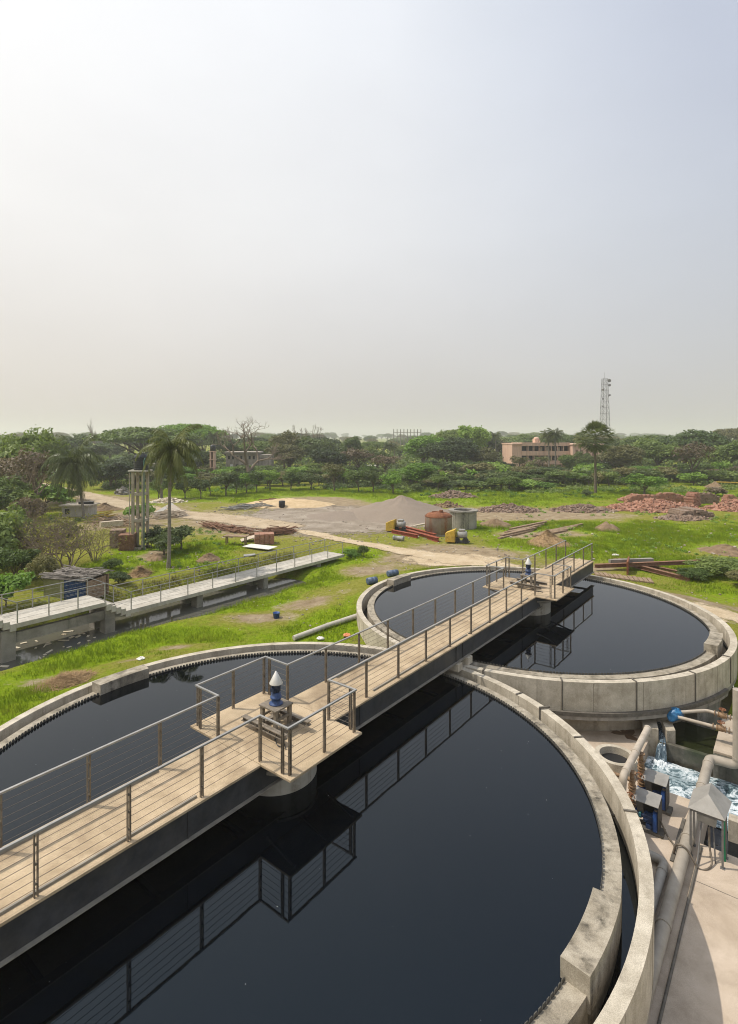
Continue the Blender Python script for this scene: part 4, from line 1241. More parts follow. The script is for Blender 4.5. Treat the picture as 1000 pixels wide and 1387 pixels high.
def beam(u0, v0, u1, v1, w, h, m, label, name='steel_beam', cat='beam', dz0=0.0, dz1=0.0, ibeam=False, group=None):
    a = P0(u0, v0); c = P0(u1, v1)
    a = Vector((a[0], a[1], a[2] + h / 2 + dz0)); c = Vector((c[0], c[1], c[2] + h / 2 + dz1))
    d = c - a; L = d.length; ang = math.atan2(d.y, d.x); tilt = math.asin(d.z / L)
    mid = (a + c) / 2
    b = MB()
    if ibeam:
        sx = Vector((-math.sin(ang), math.cos(ang), 0))
        b.box(mid.x, mid.y, mid.z, L, w * .2, h * .8, ang, tilt)
        b.box(mid.x, mid.y, mid.z + h * .45, L, w, h * .09, ang, tilt); b.box(mid.x, mid.y, mid.z - h * .45, L, w, h * .09, ang, tilt)
    else:
        b.box(mid.x, mid.y, mid.z, L, w, h, ang, tilt)
    o = b.build(name, m, loc=mid, label=label, cat=cat)
    if group: o['group'] = group
    return o
beam(533, 717, 594, 734, .42, .38, MT['red_beam'], 'longest red steel beam on the grass before the rusty lidded tank', ibeam=True)
beam(531, 722, 566, 729, .34, .34, MT['red_beam'], 'shorter red steel beam lying in front of the longest red beam', ibeam=True)
beam(537, 714, 590, 728, .34, .34, MT['red_beam'], 'red steel beam lying behind the longest red beam', ibeam=True)
def roller(u0, v0, u1, v1, r, m, label, name='roller', cat='drum'):
    a = P0(u0, v0); c = P0(u1, v1)
    z = max(a[2], c[2]) + r
    A = Vector((a[0], a[1], z)); C_ = Vector((c[0], c[1], z))
    b = MB(); d = (C_ - A).normalized()
    b.tube([A, A + d * .001, A + d * .12, A + d * .121, C_ - d * .121, C_ - d * .12, C_ - d * .001, C_], [r * .3, r, r, r * .9, r * .9, r, r, r * .3], 18)
    return b.build(name, m, loc=A, label=label, cat=cat)
roller(533, 731, 547, 733, .20, MT['grey_paint'], 'short grey roller on the grass below the red beams')
def mixer(u, v, flip, label):
    c = P0(u, v); s = -1 if flip else 1
    t = thing('engine_unit', label, 'machine', c)
    b = MB(); x, y, z = c
    ang = -.35
    # sloping yellow cover
    w, d, h = .85, 1.0, 1.25
    ca, sa = math.cos(ang), math.sin(ang)
    def q(dx, dy, dz): return (x + dx * ca - dy * sa, y + dx * sa + dy * ca, z + dz)
    b.hexa([q(-w / 2, -d / 2, .12), q(w / 2, -d / 2, .12), q(w / 2, d / 2, .12), q(-w / 2, d / 2, .12)],
           [q(-w / 2, -d / 2, h * .72), q(w / 2, -d / 2, h), q(w / 2, d / 2, h), q(-w / 2, d / 2, h * .72)])
    b.build('cover', MT['yellow_paint'], t, bevel=.04)
    m = MB(); m.tube([q(.55, .15, .72), q(.60, .15, .72), q(1.35, .15, .78), q(1.40, .15, .78)], [.2, .32, .32, .2], 18)
    m.build('engine_drum', MT['grey_paint'], t)
    f = MB(); f.box(*q(.55, .1, .10), 2.1, .12, .10, ang); f.box(*q(.55, .55, .10), 2.1, .12, .10, ang)
    for dx in (.6, 1.3):
        f.box(*q(dx, .3, .3), .1, .5, .40, ang)
    f.build('skid_frame', MT['post_grey'], t)
    for dx in (.55, 1.3):
        wv = MB(); wv.tube([q(dx, -.16, .28), q(dx, -.05, .28)], .27, 18); wv.build('wheel', MT['black_plastic'], t)
    b = MB(); b.box(*q(.95, .15, 1.12), .55, .4, .22, ang); b.build('fuel_tank', MT['galv'], t, bevel=.04)
    return t
mixer(530, 720, False, 'yellow covered engine unit at the left end of the red beams')
mixer(611, 735, True, 'yellow covered engine unit in front of the two round tanks')
# pale board behind the lidded tank
beam(555, 714, 578, 709, .3, .08, MT['wood_pale'], 'pale plank on the ground between gravel heap and lidded tank', 'plank', 'plank')

# --- timber
rr = random.Random(2)
for k in range(6):
    beam(676 + k * 3, 730 - k * 2.2, 722 + k * 3.5, 719 - k * 1.7, .3, .14, MT['wood'], 'weathered plank in the small lumber heap behind the far bridge', 'plank', 'plank', .12 * (k % 2), .12 * (k % 3), group='planks in the lumber heap behind the far bridge')
for k in range(4):
    beam(722 + k * 4, 727 - k * 1.8, 768 + k * 7, 719 - k * 2.2, .26, .12, MT['wood'], 'long thin pole lying right of the lumber heap in the grass', 'pole', 'pole', 0, .05 * k, group='poles in the grass right of the lumber heap')
beam(826, 771, 884, 769, .30, .24, MT['old_concrete'], 'short pale beam lying on top of the long rusty girders', 'beam', 'beam', .45, .45)
beam(806, 773, 950, 772, .28, .26, MT['red_girder'] if 'red_girder' in MT else MT['wood_red'], 'long level rusty girder crossing the timber pile by the far tank', 'girder', 'girder', .2, .45, True)
beam(832, 764, 935, 788, .30, .26, MT['wood_red'], 'long rusty girder slanting down right across the timber pile', 'girder', 'girder', .15, .0, True)
beam(838, 761, 946, 783, .26, .22, MT['wood_red'], 'long rusty girder behind the slanting one in the timber pile', 'girder', 'girder', .05, .0, True)
beam(862, 765, 950, 784, .2, .16, MT['wood'], 'pale thin beam at the right of the timber pile', 'beam', 'beam', .02, .02)
beam(850, 779, 852, 771, .1, .9, MT['rust'], 'rusty upright frame leg standing out of the timber pile', 'frame_bar', 'bar')
for k in range(12):
    beam(806 + k * 6.6, 776.5 + k * .8, 811 + k * 6.6, 782 + k * .8, .22, .10, MT['wood'], 'short pale cross batten in front of the rusty girders', 'batten', 'batten', .02 * (k % 3), 0, group='battens in front of the rusty girders')
# brown rod pile along the gravel yard: uncountable rods in two heaps
def rod_pile(u0, v0, u1, v1, n, ln, spread, label, m, hh=.5, seed=1):
    a = P0(u0, v0); c = P0(u1, v1); r_ = random.Random(seed); b = MB()
    for _ in range(n):
        f = r_.random(); x = a[0] + (c[0] - a[0]) * f + r_.gauss(0, spread * .5); y = a[1] + (c[1] - a[1]) * f + r_.gauss(0, spread)
        z = gz(x, y) + hh * r_.random() * (1 - abs(f - .5)) + .05
        b.box(x, y, z, ln * r_.uniform(.5, 1.2), .10, .07, math.atan2(c[1] - a[1], c[0] - a[0]) + r_.gauss(0, .35), r_.gauss(0, .10))
    return b.build('rod_pile', m, loc=a, label=label, cat='timber pile')
rod_pile(282, 713, 335, 721, 110, 2.2, .5, 'long pile of thin brown rods at the near edge of the gravel yard', MT['wood_red'], .4, 1)
rod_pile(350, 726, 394, 721, 170, 1.4, .45, 'heap of short brown rods right of the white sheets', MT['wood_red'], .6, 2)
rod_pile(310, 690, 372, 686, 60, 2.6, .9, 'scrap metal and planks spread in front of the yellow sand', MT['galv'], .5, 3)
rod_pile(352, 683, 376, 681, 30, 2.0, .5, 'brown planks on the scrap heap by the yellow sand', MT['wood_red'], .8, 4)
rod_pile(206, 703, 246, 700, 40, 2.0, .6, 'broken pale boards piled on the road side behind the palm', MT['wood_pale'], .9, 5)
rod_pile(135, 707, 175, 712, 70, 2.2, 1.0, 'brown lumber pile behind the brick stacks by the water tower', MT['wood'], .5, 6)
rod_pile(138, 702, 152, 700, 20, 1.6, .4, 'yellow brown boards on top of the lumber near the white hut', MT['yellow_paint'], .9, 7)
# brick stacks near the tower
def stack(u, v, w, d, h, m, label, ang=.2):
    c = P0(u, v); b = MB(); n = max(3, int(h / .16))
    for k in range(n):
        nn = 4
        for i in range(nn):
            b.box(c[0] + (i - 1.5) / nn * w * math.cos(ang), c[1] + (i - 1.5) / nn * w * math.sin(ang), c[2] + h * (k + .5) / n, w / nn * .96, d * (.96 + .06 * ((k + i) % 2)), h / n * .95, ang)
    return b.build('brick_stack', m, loc=c, label=label, cat='brick stack')
stack(160, 741, 1.1, 1.2, 1.5, MT['brick_grey'], 'dark brown brick stack left of the other by the tower')
stack(173, 744, 1.2, 1.4, 1.3, MT['wood_red'], 'reddish square stack right beside the water tower legs')
stack(358, 736, 1.7, 1.2, .9, MT['brick'], 'low reddish brick stack beside the rods and white sheets')
beam(136, 724, 166, 721, .5, .5, MT['wood_pale'], 'pale concrete beam resting on blocks by the lumber', 'beam', 'beam', .7, .7)
b_ = None
# white sheets
def sheet_thing(u, v, w, d, ang, tilt, m, label, dz=.15):
    c = P0(u, v); b = MB(); b.box(c[0], c[1], c[2] + dz, w, d, .04, ang, tilt, .04)
    return b.build('sheet', m, loc=c, label=label, cat='sheet')
sheet_thing(352, 744, 2.9, 1.1, -.55, .02, MT['white_bag'], 'large flat white sheet lying in the grass beyond the walkway rail', .22)
sheet_thing(338, 733, 1.6, 1.0, .3, .25, MT['wood_pale'], 'pale board leaning next to the brown rod heap', .3)
sheet_thing(338, 753, .9, .5, .2, .05, MT['galv'], 'small grey sheet in the grass behind the walkway rail', .08)
sheet_thing(222, 697, 2.4, 1.6, .5, .5, MT['galv'], 'grey corrugated sheet tipped up beside the road', .7)
sheet_thing(240, 699, 2.6, 1.4, -.5, -.45, MT['wood_pale'], 'pale panel tipped against the grey corrugated sheet', .6)
# table in the grass
c = P0(320, 738)
tb = thing('work_table', 'low dark wooden table standing in the grass beyond the walkway', 'table', c)
MB().box(c[0], c[1], c[2] + .78, 2.1, .9, .07, -.2).build('top', MT['wood'], tb)
for dx, dy in ((-.85, -.3), (.85, -.3), (.85, .3), (-.85, .3)):
    MB().box(c[0] + dx, c[1] + dy - dx * .2, c[2] + .36, .09, .09, .76).build('leg', MT['wood'], tb)
# white ground pipe, blue tub, drums by the far tank, bags
a = P0(398, 868); c_ = P0(442, 852); d_ = P0(484, 838)
MB().tube([(a[0], a[1], a[2] + .12), (c_[0], c_[1], c_[2] + .14), (d_[0], d_[1], d_[2] + .14)], .12, 14).build('drain_pipe', MT['white_concrete'], loc=a, label='pale pipe lying on the grass between the two tanks', cat='pipe')
c = P0(374.5, 837)
b = MB(); b.lathe(c, [(0, c[2]), (.15, c[2]), (.18, c[2] + .28), (.19, c[2] + .28), (.17, c[2] + .27), (.13, c[2] + .03), (0, c[2] + .03)], 18)
b.build('blue_tub', MT['blue_bright'], loc=c, label='small blue tub lying alone on the grass bank', cat='tub')
def blue_drum(u, v, L, r, label):
    c = P0(u, v); b = MB(); z = c[2] + r
    d = Vector((.85, .5, 0)).normalized(); A = Vector((c[0], c[1], z)) - d * L / 2
    b.tube([A, A + d * .01, A + d * L * .3, A + d * L * .31, A + d * L * .36, A + d * L * .37, A + d * L * .65, A + d * L * .66, A + d * L * .71, A + d * L * .72, A + d * (L - .01), A + d * L],
           [r * .7, r, r, r * 1.05, r * 1.05, r, r, r * 1.05, r * 1.05, r, r, r * .7], 18)
    return b.build('plastic_drum', MT['blue_drum'], loc=c, label=label, cat='drum')
MT['blue_drum'] = mat('blue_drum', (.05, .085, .15), (.10, .14, .22), 4, .5, .15, 12, spec=.5)
blue_drum(504, 791, .62, .2, 'blue plastic drum lying left of the far tank rim')
blue_drum(532, 780.5, .72, .19, 'flatter blue plastic drum lying behind the far tank scum box')
def bag(u, v, s, m, label):
    c = P0(u, v); b = MB(); n1, n2 = 7, 12; r_ = random.Random(int(u))
    V = [(c[0] + s * math.sin(PI * i / n1) * math.cos(2 * PI * k / n2) * r_.uniform(.75, 1.2), c[1] + s * math.sin(PI * i / n1) * math.sin(2 * PI * k / n2) * r_.uniform(.75, 1.2), c[2] + s * .32 * (1 - math.cos(PI * i / n1)) * r_.uniform(.8, 1.2)) for i in range(n1 + 1) for k in range(n2)]
    b.add(V, [(i * n2 + k, i * n2 + (k + 1) % n2, (i + 1) * n2 + (k + 1) % n2, (i + 1) * n2 + k) for i in range(n1) for k in range(n2)])
    return b.build('plastic_bag', m, loc=c, label=label, cat='bag')
bag(470, 862, .2, MT['orange_bag'], 'orange crumpled bag by the far tank foot')
bag(434, 866, .18, MT['white_bag'], 'white crumpled bag beside the pale ground pipe')
bag(191, 895, .16, MT['white_bag'], 'small white paper scrap on the bank above the nearest tank')
bag(834, 753, .25, MT['white_bag'], 'small white bag in tall grass behind the timber pile')
# barrel by the scrap
c = P0(382, 688)
MB().lathe(c, [(0, c[2]), (.42, c[2]), (.42, c[2] + .9), (.38, c[2] + .95), (0, c[2] + .95)], 16).build('barrel', MT['black_plastic'], loc=c, label='dark barrel standing right of the scrap metal', cat='barrel')

# --- water tower
c = P0(187, 745)
wt = thing('water_tower', 'slender concrete frame with a black water tank on its platform', 'water tower', c)
hp = 6.45; wd = 1.15
zt = c[2]
for dx in (-.42, .42):
    for dy in (-.5, .5):
        MB().box(c[0] + dx, c[1] + .5 + dy, zt + hp / 2, .20, .20, hp).build('leg', MT['concrete'], wt)
for z in (2.4, 4.6):
    b = MB()
    for dy in (-.5, .5): b.box(c[0], c[1] + .5 + dy, zt + z, .63, .16, .22)
    for dx in (-.42, .42): b.box(c[0] + dx, c[1] + .5, zt + z, .16, .79, .22)
    b.build('tie_beam', MT['concrete'], wt)
MB().box(c[0], c[1] + .5, zt + hp + .08, 1.5, 1.5, .14).build('platform', MT['white_concrete'], wt, bevel=.015)
b = MB(); b.box(c[0], c[1] + .0, zt + .1, 1.3, .2, .2); b.box(c[0], c[1] + 1.0, zt + .1, 1.3, .2, .2); b.build('footing', MT['concrete'], wt)
zz = zt + hp + .16; q = (c[0] + .08, c[1] + .5)
prof = [(0, zz), (.58, zz)]
for k in range(6): prof += [(.60, zz + .05 + k * .18), (.60, zz + .15 + k * .18), (.57, zz + .19 + k * .18)]
prof += [(.55, zz + 1.16), (.28, zz + 1.34), (.26, zz + 1.42), (0, zz + 1.42)]
tk = MB().lathe(q, prof, 28).build('plastic_tank', MT['black_plastic'], wt)
MB().lathe(q, [(.27, zz + 1.425), (.27, zz + 1.47), (0, zz + 1.5)], 16).build('tank_lid', MT['cap_metal'], tk)
MB().tube([(c[0] + .55, c[1] - .15, zt), (c[0] + .55, c[1] - .15, zt + 7.4), (c[0] + .55, c[1] + .1, zt + 7.6)], .045, 8).build('supply_pipe', MT['green_far'], wt)
MB().tube([(c[0] - .66, c[1] - .13, zt + .0), (c[0] - .66, c[1] - .13, zt + 6.4)], .035, 8).build('overflow_pipe', MT['pvc'], wt)

# --- shed with the blue door
c = P0(100, 806); ang = -.25; x, y, z = c; z -= .1
sh = thing('small_shed', 'little shed with yellow green sheet wall and dark blue door beside the canal', 'shed', c)
ca, sa = math.cos(ang), math.sin(ang)
def q(dx, dy, dz): return (x + dx * ca - dy * sa, y + dx * sa + dy * ca, z + dz)
def corr(b, p0, p1, h0, h1, n, amp=.03):
    """corrugated sheet between two ground points"""
    V = []; a_ = math.atan2(p1[1] - p0[1], p1[0] - p0[0]) + PI / 2
    for i in range(n + 1):
        f = i / n; o_ = amp * (1 if i % 2 else -1)
        px_, py_ = p0[0] + (p1[0] - p0[0]) * f + o_ * math.cos(a_), p0[1] + (p1[1] - p0[1]) * f + o_ * math.sin(a_)
        V += [(px_, py_, p0[2]), (px_, py_, p0[2] + h0 + (h1 - h0) * f)]
    b.add(V, [(2 * i, 2 * i + 2, 2 * i + 3, 2 * i + 1) for i in range(n)])
b = MB(); corr(b, q(-1.55, -.6, 0), q(.0, -.75, 0), 1.2, 1.25, 34); corr(b, q(-1.55, -.6, 0), q(-1.6, 1.1, 0), 1.2, 1.35, 30)
b.build('sheet_wall', MT['lime_sheet'], sh)
b = MB(); corr(b, q(.02, -.75, 0), q(1.35, -.6, 0), 1.25, 1.25, 16, .02); b.build('door', MT['blue_sheet'], sh)
b = MB(); b.box(*q(1.4, .2, .58), .06, 1.6, 1.16, ang); b.box(*q(0, 1.15, .6), 3.0, .06, 1.2, ang); b.build('back_wall', MT['wood'], sh)
r_ = random.Random(4); b = MB(); b.box(*q(-.1, .25, 1.30), 3.0, 2.1, .05, ang, 0, .06)
for _ in range(70):
    b.box(*q(r_.uniform(-1.4, 1.2), r_.uniform(-.8, 1.3), 1.36 + r_.random() * .1), r_.uniform(.6, 1.7), .06, .05, ang + r_.gauss(0, .35), r_.gauss(0, .03))
b.build('roof', MT['twig_grey'], sh)
# --- white hut
c = P0(101, 700)
x, y, z = c; hu = thing('small_hut', 'low white flat roofed concrete hut behind the leafless bush', 'hut', c)
b = MB(); b.box(x, y + 1.2, z + .55, 3.1, 2.2, 1.3); b.build('walls', MT['white_concrete'], hu)
MB().box(x, y + 1.2, z + 1.28, 3.6, 2.7, .16).build('roof', MT['rim_concrete'], hu, bevel=.02)
MB().box(x - .9, y + .08, z + .6, .5, .06, .6).build('window', MT['dark_opening'], hu)
c2 = (x + .8, y + 1.2, z + 1.36)
MB().box(*c2[:2], z + 1.5, 1.6, .6, .26, .2).build('tarp_bundle', MT['black_plastic'], loc=c2, label='dark bundle lying on the white hut roof', cat='bundle')

# ================================================================ FAR BUILDINGS
MT_pw = MT['pink_wall']
Y = 150.0
def X_(u): return (u - CX) * Y / F
def Z_(v): return H - (v - VH) * Y / F
sb = thing('school_building', 'pink two storey building with long window bands and a roof turret', 'building', (X_(745), Y, G0))
g0 = G0 - .3
def bx(b, u0, u1, y0, y1, z0, z1): b.box((X_(u0) + X_(u1)) / 2, (y0 + y1) / 2, (z0 + z1) / 2, X_(u1) - X_(u0), y1 - y0, z1 - z0)
b = MB(); bx(b, 707, 772, Y + 1.2, Y + 10, g0, Z_(600)); bx(b, 694, 706.9, Y, Y + 10, g0, Z_(602)); bx(b, 772.1, 812, Y - 2, Y + 9, g0, Z_(602.5)); b.build('wall', MT_pw, sb)
for zz in ((599.5, 604), (611, 617), (624, 629)):
    b = MB(); bx(b, 706.9, 772, Y - .2, Y + 1.15, Z_(zz[1]), Z_(zz[0])); b.build('parapet', MT_pw, sb)
for k, (vt, vb) in enumerate(((604, 611), (617, 624))):
    for i in range(8):
        u0 = 708 + i * 8
        w = MB(); bx(w, u0, u0 + 7, Y + 1.08, Y + 1.19, Z_(vb) + .05, Z_(vt) - .05); wo = w.build('window', MT['dark_opening'], sb)
        w = MB(); bx(w, u0 + 7.1, u0 + 7.9, Y - .1, Y + .3, Z_(vb), Z_(vt)); w.build('pier', MT_pw, sb)
        if i in (3, 4, 6):
            w = MB(); bx(w, u0 + 2, u0 + 4.5, Y + 1.0, Y + 1.07, Z_(vb) + .06, Z_(vt) - .3); w.build('pane', MT['litter'], wo)
b = MB(); bx(b, 693.5, 708, Y - .4, Y + 10.5, Z_(602) + .003, Z_(600.5)); bx(b, 771, 813, Y - 2.5, Y + 9.5, Z_(602.5) + .003, Z_(600.8)); b.build('roof_slab', MT_pw, sb)
b = MB(); bx(b, 728, 735.5, Y + 2, Y + 4, Z_(600), Z_(594.5)); cxx = X_(731.7); b.lathe((cxx, Y + 3), [(.75, Z_(594.5)), (.7, Z_(593)), (.4, Z_(592)), (0, Z_(591.7))], 14); b.build('roof_turret', MT_pw, sb)
for u0 in (776, 783, 790, 798):
    w = MB(); bx(w, u0, u0 + 3, Y - 2.06, Y - 1.99, Z_(622), Z_(609)); w.build('window', MT['dark_pink'], sb)
Y = 130.0
rb_ = thing('ruined_building', 'long low grey building with a row of dark openings behind the bare tree', 'building', (X_(330), Y, G0))
b = MB(); bx(b, 306, 349, Y, Y + 6, g0, Z_(614)); bx(b, 349.1, 366, Y + .8, Y + 6, g0, Z_(616)); b.build('wall', MT['plaster_old'], rb_)
b = MB(); bx(b, 304, 351, Y - .7, Y + 6.6, Z_(614) + .003, Z_(612)); b.build('roof', MT['plaster_old'], rb_)
for i in range(7):
    w = MB(); bx(w, 309 + i * 5.6, 311.6 + i * 5.6, Y - .06, Y - .003, Z_(622), Z_(617.5)); w.build('window', MT['dark_opening'], rb_)
for i in range(5):
    w = MB(); bx(w, 312 + i * 7.4, 315.5 + i * 7.4, Y - .07, Y - .004, g0, Z_(629)); w.build('door', MT['white_bag'] if i in (0, 3, 4) else MT['dark_opening'], rb_)
mn = thing('slim_tower', 'slim pink tower with a black tank on top left of the ruined building', 'tower', (X_(287), Y - 6, G0))
Y = 124.0
b = MB(); bx(b, 284, 286, Y, Y + 1.2, g0, Z_(612)); bx(b, 288.5, 291, Y, Y + 1.2, g0, Z_(612)); b.build('column', MT_pw, mn)
for v0 in (611, 622, 633):
    b = MB(); bx(b, 283.3, 291.7, Y - .15, Y + 1.35, Z_(v0 + 1.2), Z_(v0)); b.build('floor_slab', MT_pw, mn)
b = MB(); bx(b, 286.1, 288.4, Y + .9, Y + 1.1, g0, Z_(612.3)); b.build('back_panel', MT['dark_pink'], mn)
MB().lathe((X_(287.5), Y + .6), [(0, Z_(611)), (.6, Z_(611)), (.62, Z_(604)), (.35, Z_(602.5)), (0, Z_(602))], 16).build('black_tank', MT['black_plastic'], mn)
Y = 135.0
b = MB(); bx(b, 845, 1060, Y, Y + .4, g0, Z_(632)); o = b.build('boundary_wall', MT['wall_brown'], loc=(X_(900), Y, G0), label='long brown boundary wall under the tree line on the right', cat='wall')
b = MB(); bx(b, 205, 240, Y - 4, Y + 2, g0, Z_(627)); o = b.build('boundary_wall', MT['plaster_old'], loc=(X_(220), Y, G0), label='low pale wall between the tall palm and the slim pink tower', cat='wall')
Y = 140.0
lb = thing('long_shed', 'long low shed with a white roof behind the fan palm', 'shed', (X_(830), Y, G0))
b = MB(); bx(b, 814, 846, Y, Y + 5, g0, Z_(629)); b.build('wall', MT['wall_brown'], lb)
b = MB(); bx(b, 812, 848, Y - .6, Y + 5.6, Z_(629) + .003, Z_(626.5)); b.build('roof', MT['roof_sheet'], lb)
for (u, v, w_, Yc, lab) in ((505, 632, 12, 150, 'white flat roof glimpsed among trees above the orchard centre'), (425, 634, 8, 128, 'small pale roof among banana plants above the sand'), (570, 632, 18, 152, 'white wall glimpsed behind the red brown tree')):
    Y = float(Yc)
    b = MB(); bx(b, u - w_ / 2, u + w_ / 2, Y, Y + 5, g0, Z_(v)); b.box(X_(u), Y + 2.5, Z_(v) + .12, (X_(u + w_) - X_(u)) * 1.1, 5.8, .22)
    b.build('low_house', MT['white_concrete'], loc=(X_(u), Y, G0), label=lab, cat='house')
# --- lattice mast
Y = 300.0
tw = thing('lattice_mast', 'tall grey lattice mast rising behind the fan palm', 'mast', (X_(819.5), Y, G0))
zt = Z_(513); c0 = (X_(819.5), Y)
def leg_at(z, i): 
    w = 2.35 - 1.2 * (z - G0) / (zt - G0)
    return (c0[0] + w * (1 if i in (1, 2) else -1), c0[1] + w * (1 if i in (2, 3) else -1), z)
for i in range(4):
    MB().cyl(leg_at(G0 - .3, i), leg_at(zt, i), .13, .09, 6).build('leg', MT['steel_far'], tw)
nb = 13
for k in range(nb):
    z0, z1 = G0 + (zt - G0) * k / nb, G0 + (zt - G0) * (k + 1) / nb
    b = MB()
    for i in range(4):
        j_ = (i + 1) % 4
        b.cyl(leg_at(z0, i), leg_at(z1, j_), .065, n=4, caps=False); b.cyl(leg_at(z0, j_), leg_at(z1, i), .065, n=4, caps=False); b.cyl(leg_at(z1, i), leg_at(z1, j_), .065, n=4, caps=False)
    b.build('bracing', MT['steel_far'], tw)
for (dx, z, r) in ((1.6, zt - 1.2, .9), (1.7, zt - 3.6, .7), (-1.7, zt - 6, .5), (1.8, zt - 9, .5), (-1.8, zt - 11, .5), (-1.9, zt - 15, .4)):
    MB().cyl((c0[0] + dx, c0[1] - 1.6, z), (c0[0] + dx, c0[1] - 2.1, z), r, n=14).build('antenna', MT['steel_far'], tw)
MB().cyl((c0[0], c0[1], zt), (c0[0], c0[1], zt + 3.5), .08, n=6).build('lightning_rod', MT['steel_far'], tw)
# --- far unfinished frame
Y = 330.0
fr = thing('unfinished_building', 'far row of bare concrete columns above the tree line', 'building frame', (X_(552), Y, G0))
for i in range(9):
    b = MB(); u = 533.5 + i * 4.6; b.box(X_(u), Y, (g0 + Z_(581)) / 2, .42, .42, Z_(581 + (i % 3) * .4) - g0); b.build('column', MT['old_concrete'], fr)
for v_ in (586, 591.5):
    b = MB(); b.box(X_(552), Y, Z_(v_), X_(571) - X_(533), .3, .3); b.build('beam', MT['old_concrete'], fr)
# yellow pole at the right edge
a = P0(966, 657); 
MB().cyl((a[0], a[1], a[2] + .6), (a[0] + 9, a[1] - 2, a[2] + .45), .12, n=8).build('yellow_pole', MT['yellow_paint'], loc=a, label='long bright yellow pole lying level at the right edge', cat='pole')
# ================================================================ VEGETATION
def unit(v): return v / np.maximum(np.linalg.norm(v, axis=-1, keepdims=True), 1e-9)

def leaves(pos, nrm, L, W, r, droop=0.0):
    """diamond shaped leaves: pos (N,3), nrm (N,3) facing, L/W half sizes"""
    n = len(pos)
    t = unit(np.cross(nrm, r.standard_normal((n, 3))))
    t[:, 2] -= droop; t = unit(t)
    b = unit(np.cross(nrm, t))
    L = np.broadcast_to(np.asarray(L, float), (n,))[:, None]; W = np.broadcast_to(np.asarray(W, float), (n,))[:, None]
    V = np.stack([pos - t * L, pos + b * W, pos + t * L, pos - b * W], 1).reshape(-1, 3)
    Q = np.arange(4 * n).reshape(-1, 4)
    return V, Q

def clump_leaves(cs, rs, per, L, r, flat=.75, hollow=.45):
    """cs (K,3) clump centres, rs (K,) radii"""
    k = len(cs)
    cs = np.repeat(cs, per, 0); rr = np.repeat(rs, per)
    d = unit(r.standard_normal((k * per, 3)))
    d[:, 2] = np.where(d[:, 2] < -.45, -d[:, 2], d[:, 2])
    rad = rr * (hollow + (1 - hollow) * r.random(k * per) ** .6) * (.8 + .45 * r.random(k * per))
    p = cs + d * rad[:, None] * np.array([1, 1, flat])
    n = unit(d * .9 + np.array([0, 0, .35]) + r.standard_normal((k * per, 3)) * .55)
    l = L * (.65 + .7 * r.random(k * per))
    return leaves(p, n, l, l * .52, r, .25)

PROTO = {}
def trunk_mb(path, r0, r1, n=8):
    k = len(path)
    return [(path, [r0 + (r1 - r0) * i / (k - 1) for i in range(k)], n)]

def proto_tree(key, seed, Ht, Wd, trunk_h, ncl, rcl, per, L, flat=.75, shape='round', r0=.2):
    r = np.random.default_rng(seed)
    cs = []; rs = []
    top = Ht; bot = trunk_h
    cz = (top + bot) / 2; hz = (top - bot) / 2
    # several sub-crowns make an uneven outline
    subs = []
    for i in range(5 if shape != 'rain' else 9):
        a = r.random() * 2 * PI; d = (.25 + .35 * r.random()) * (1.15 if shape == 'rain' else 1)
        zz = (r.random() - .4) * .6
        subs.append((math.cos(a) * d, math.sin(a) * d, zz, .42 + .22 * r.random()))
    for i in range(ncl):
        sx, sy, sz, sr = subs[i % len(subs)]
        d = unit(r.standard_normal(3)); d[2] = abs(d[2]) * (1 if r.random() < .7 else -.8)
        q = np.array([sx, sy, sz]) + d * sr * (.6 + .45 * r.random())
        if shape == 'rain':
            q[2] = (1 - (q[0] ** 2 + q[1] ** 2) * .75) * .75 - .25 + (r.random() - .5) * .5
        q[:2] *= 1 / max(1, np.hypot(*q[:2]) / .95)
        cs.append((q[0] * Wd / 2, q[1] * Wd / 2, cz + np.clip(q[2], -1, 1) * hz * .9)); rs.append(rcl * (.65 + .7 * r.random()))
    cs = np.array(cs); rs = np.array(rs)
    V, Q = clump_leaves(cs, rs, per, L, r, flat)
    b = MB()
    bend_ = [(0, 0, -.4)]
    hh = trunk_h + hz * .5
    for i in range(1, 5):
        f = i / 4; bend_.append(((r.random() - .5) * .12 * hh * f, (r.random() - .5) * .12 * hh * f, hh * f))
    b.tube(bend_, [r0 * (1.25 - .75 * i / 4) for i in range(5)], 9)
    fork = Vector(bend_[2]) if shape == 'rain' else Vector(bend_[3])
    for i in r.permutation(ncl)[:min(ncl, 16 if shape == 'rain' else 10)]:
        e = Vector(cs[i]); st0 = Vector(bend_[2 + int(r.integers(0, 2))])
        m = st0.lerp(e, .5) + Vector((0, 0, hz * .12))
        b.tube([st0, m, e], [r0 * .5, r0 * .28, r0 * .08], 6, False)
    PROTO[key] = dict(H=Ht, W=Wd, trunk=np_mesh(key + '_trunk', b.v, b.f, b.s, [MT['bark']]), crown=np_mesh(key + '_crown', V, Q, False, [MT['leaf_mid']]))

for i in range(4): proto_tree('mango%d' % i, 10 + i, 5.0, 5.2, 1.15, 46, .72, 62, .20, .8, 'round', .13)
for i in range(2): proto_tree('rain%d' % i, 20 + i, 12.0, 22.0, 3.6, 150, 1.7, 75, .36, .5, 'rain', .55)
for i in range(4): proto_tree('broad%d' % i, 30 + i, 11.0, 10.0, 1.4, 95, 1.25, 80, .29, .85, 'round', .28)
for i in range(4): proto_tree('shrub%d' % i, 40 + i, 2.2, 3.2, .15, 30, .52, 75, .15, .8, 'round', .05)
for i in range(2): proto_tree('fine%d' % i, 50 + i, 2.4, 3.4, .15, 46, .46, 150, .085, .8, 'round', .05)
for i in range(2): proto_tree('thin%d' % i, 56 + i, 9.0, 7.5, 3.0, 60, .9, 22, .24, .8, 'round', .2)

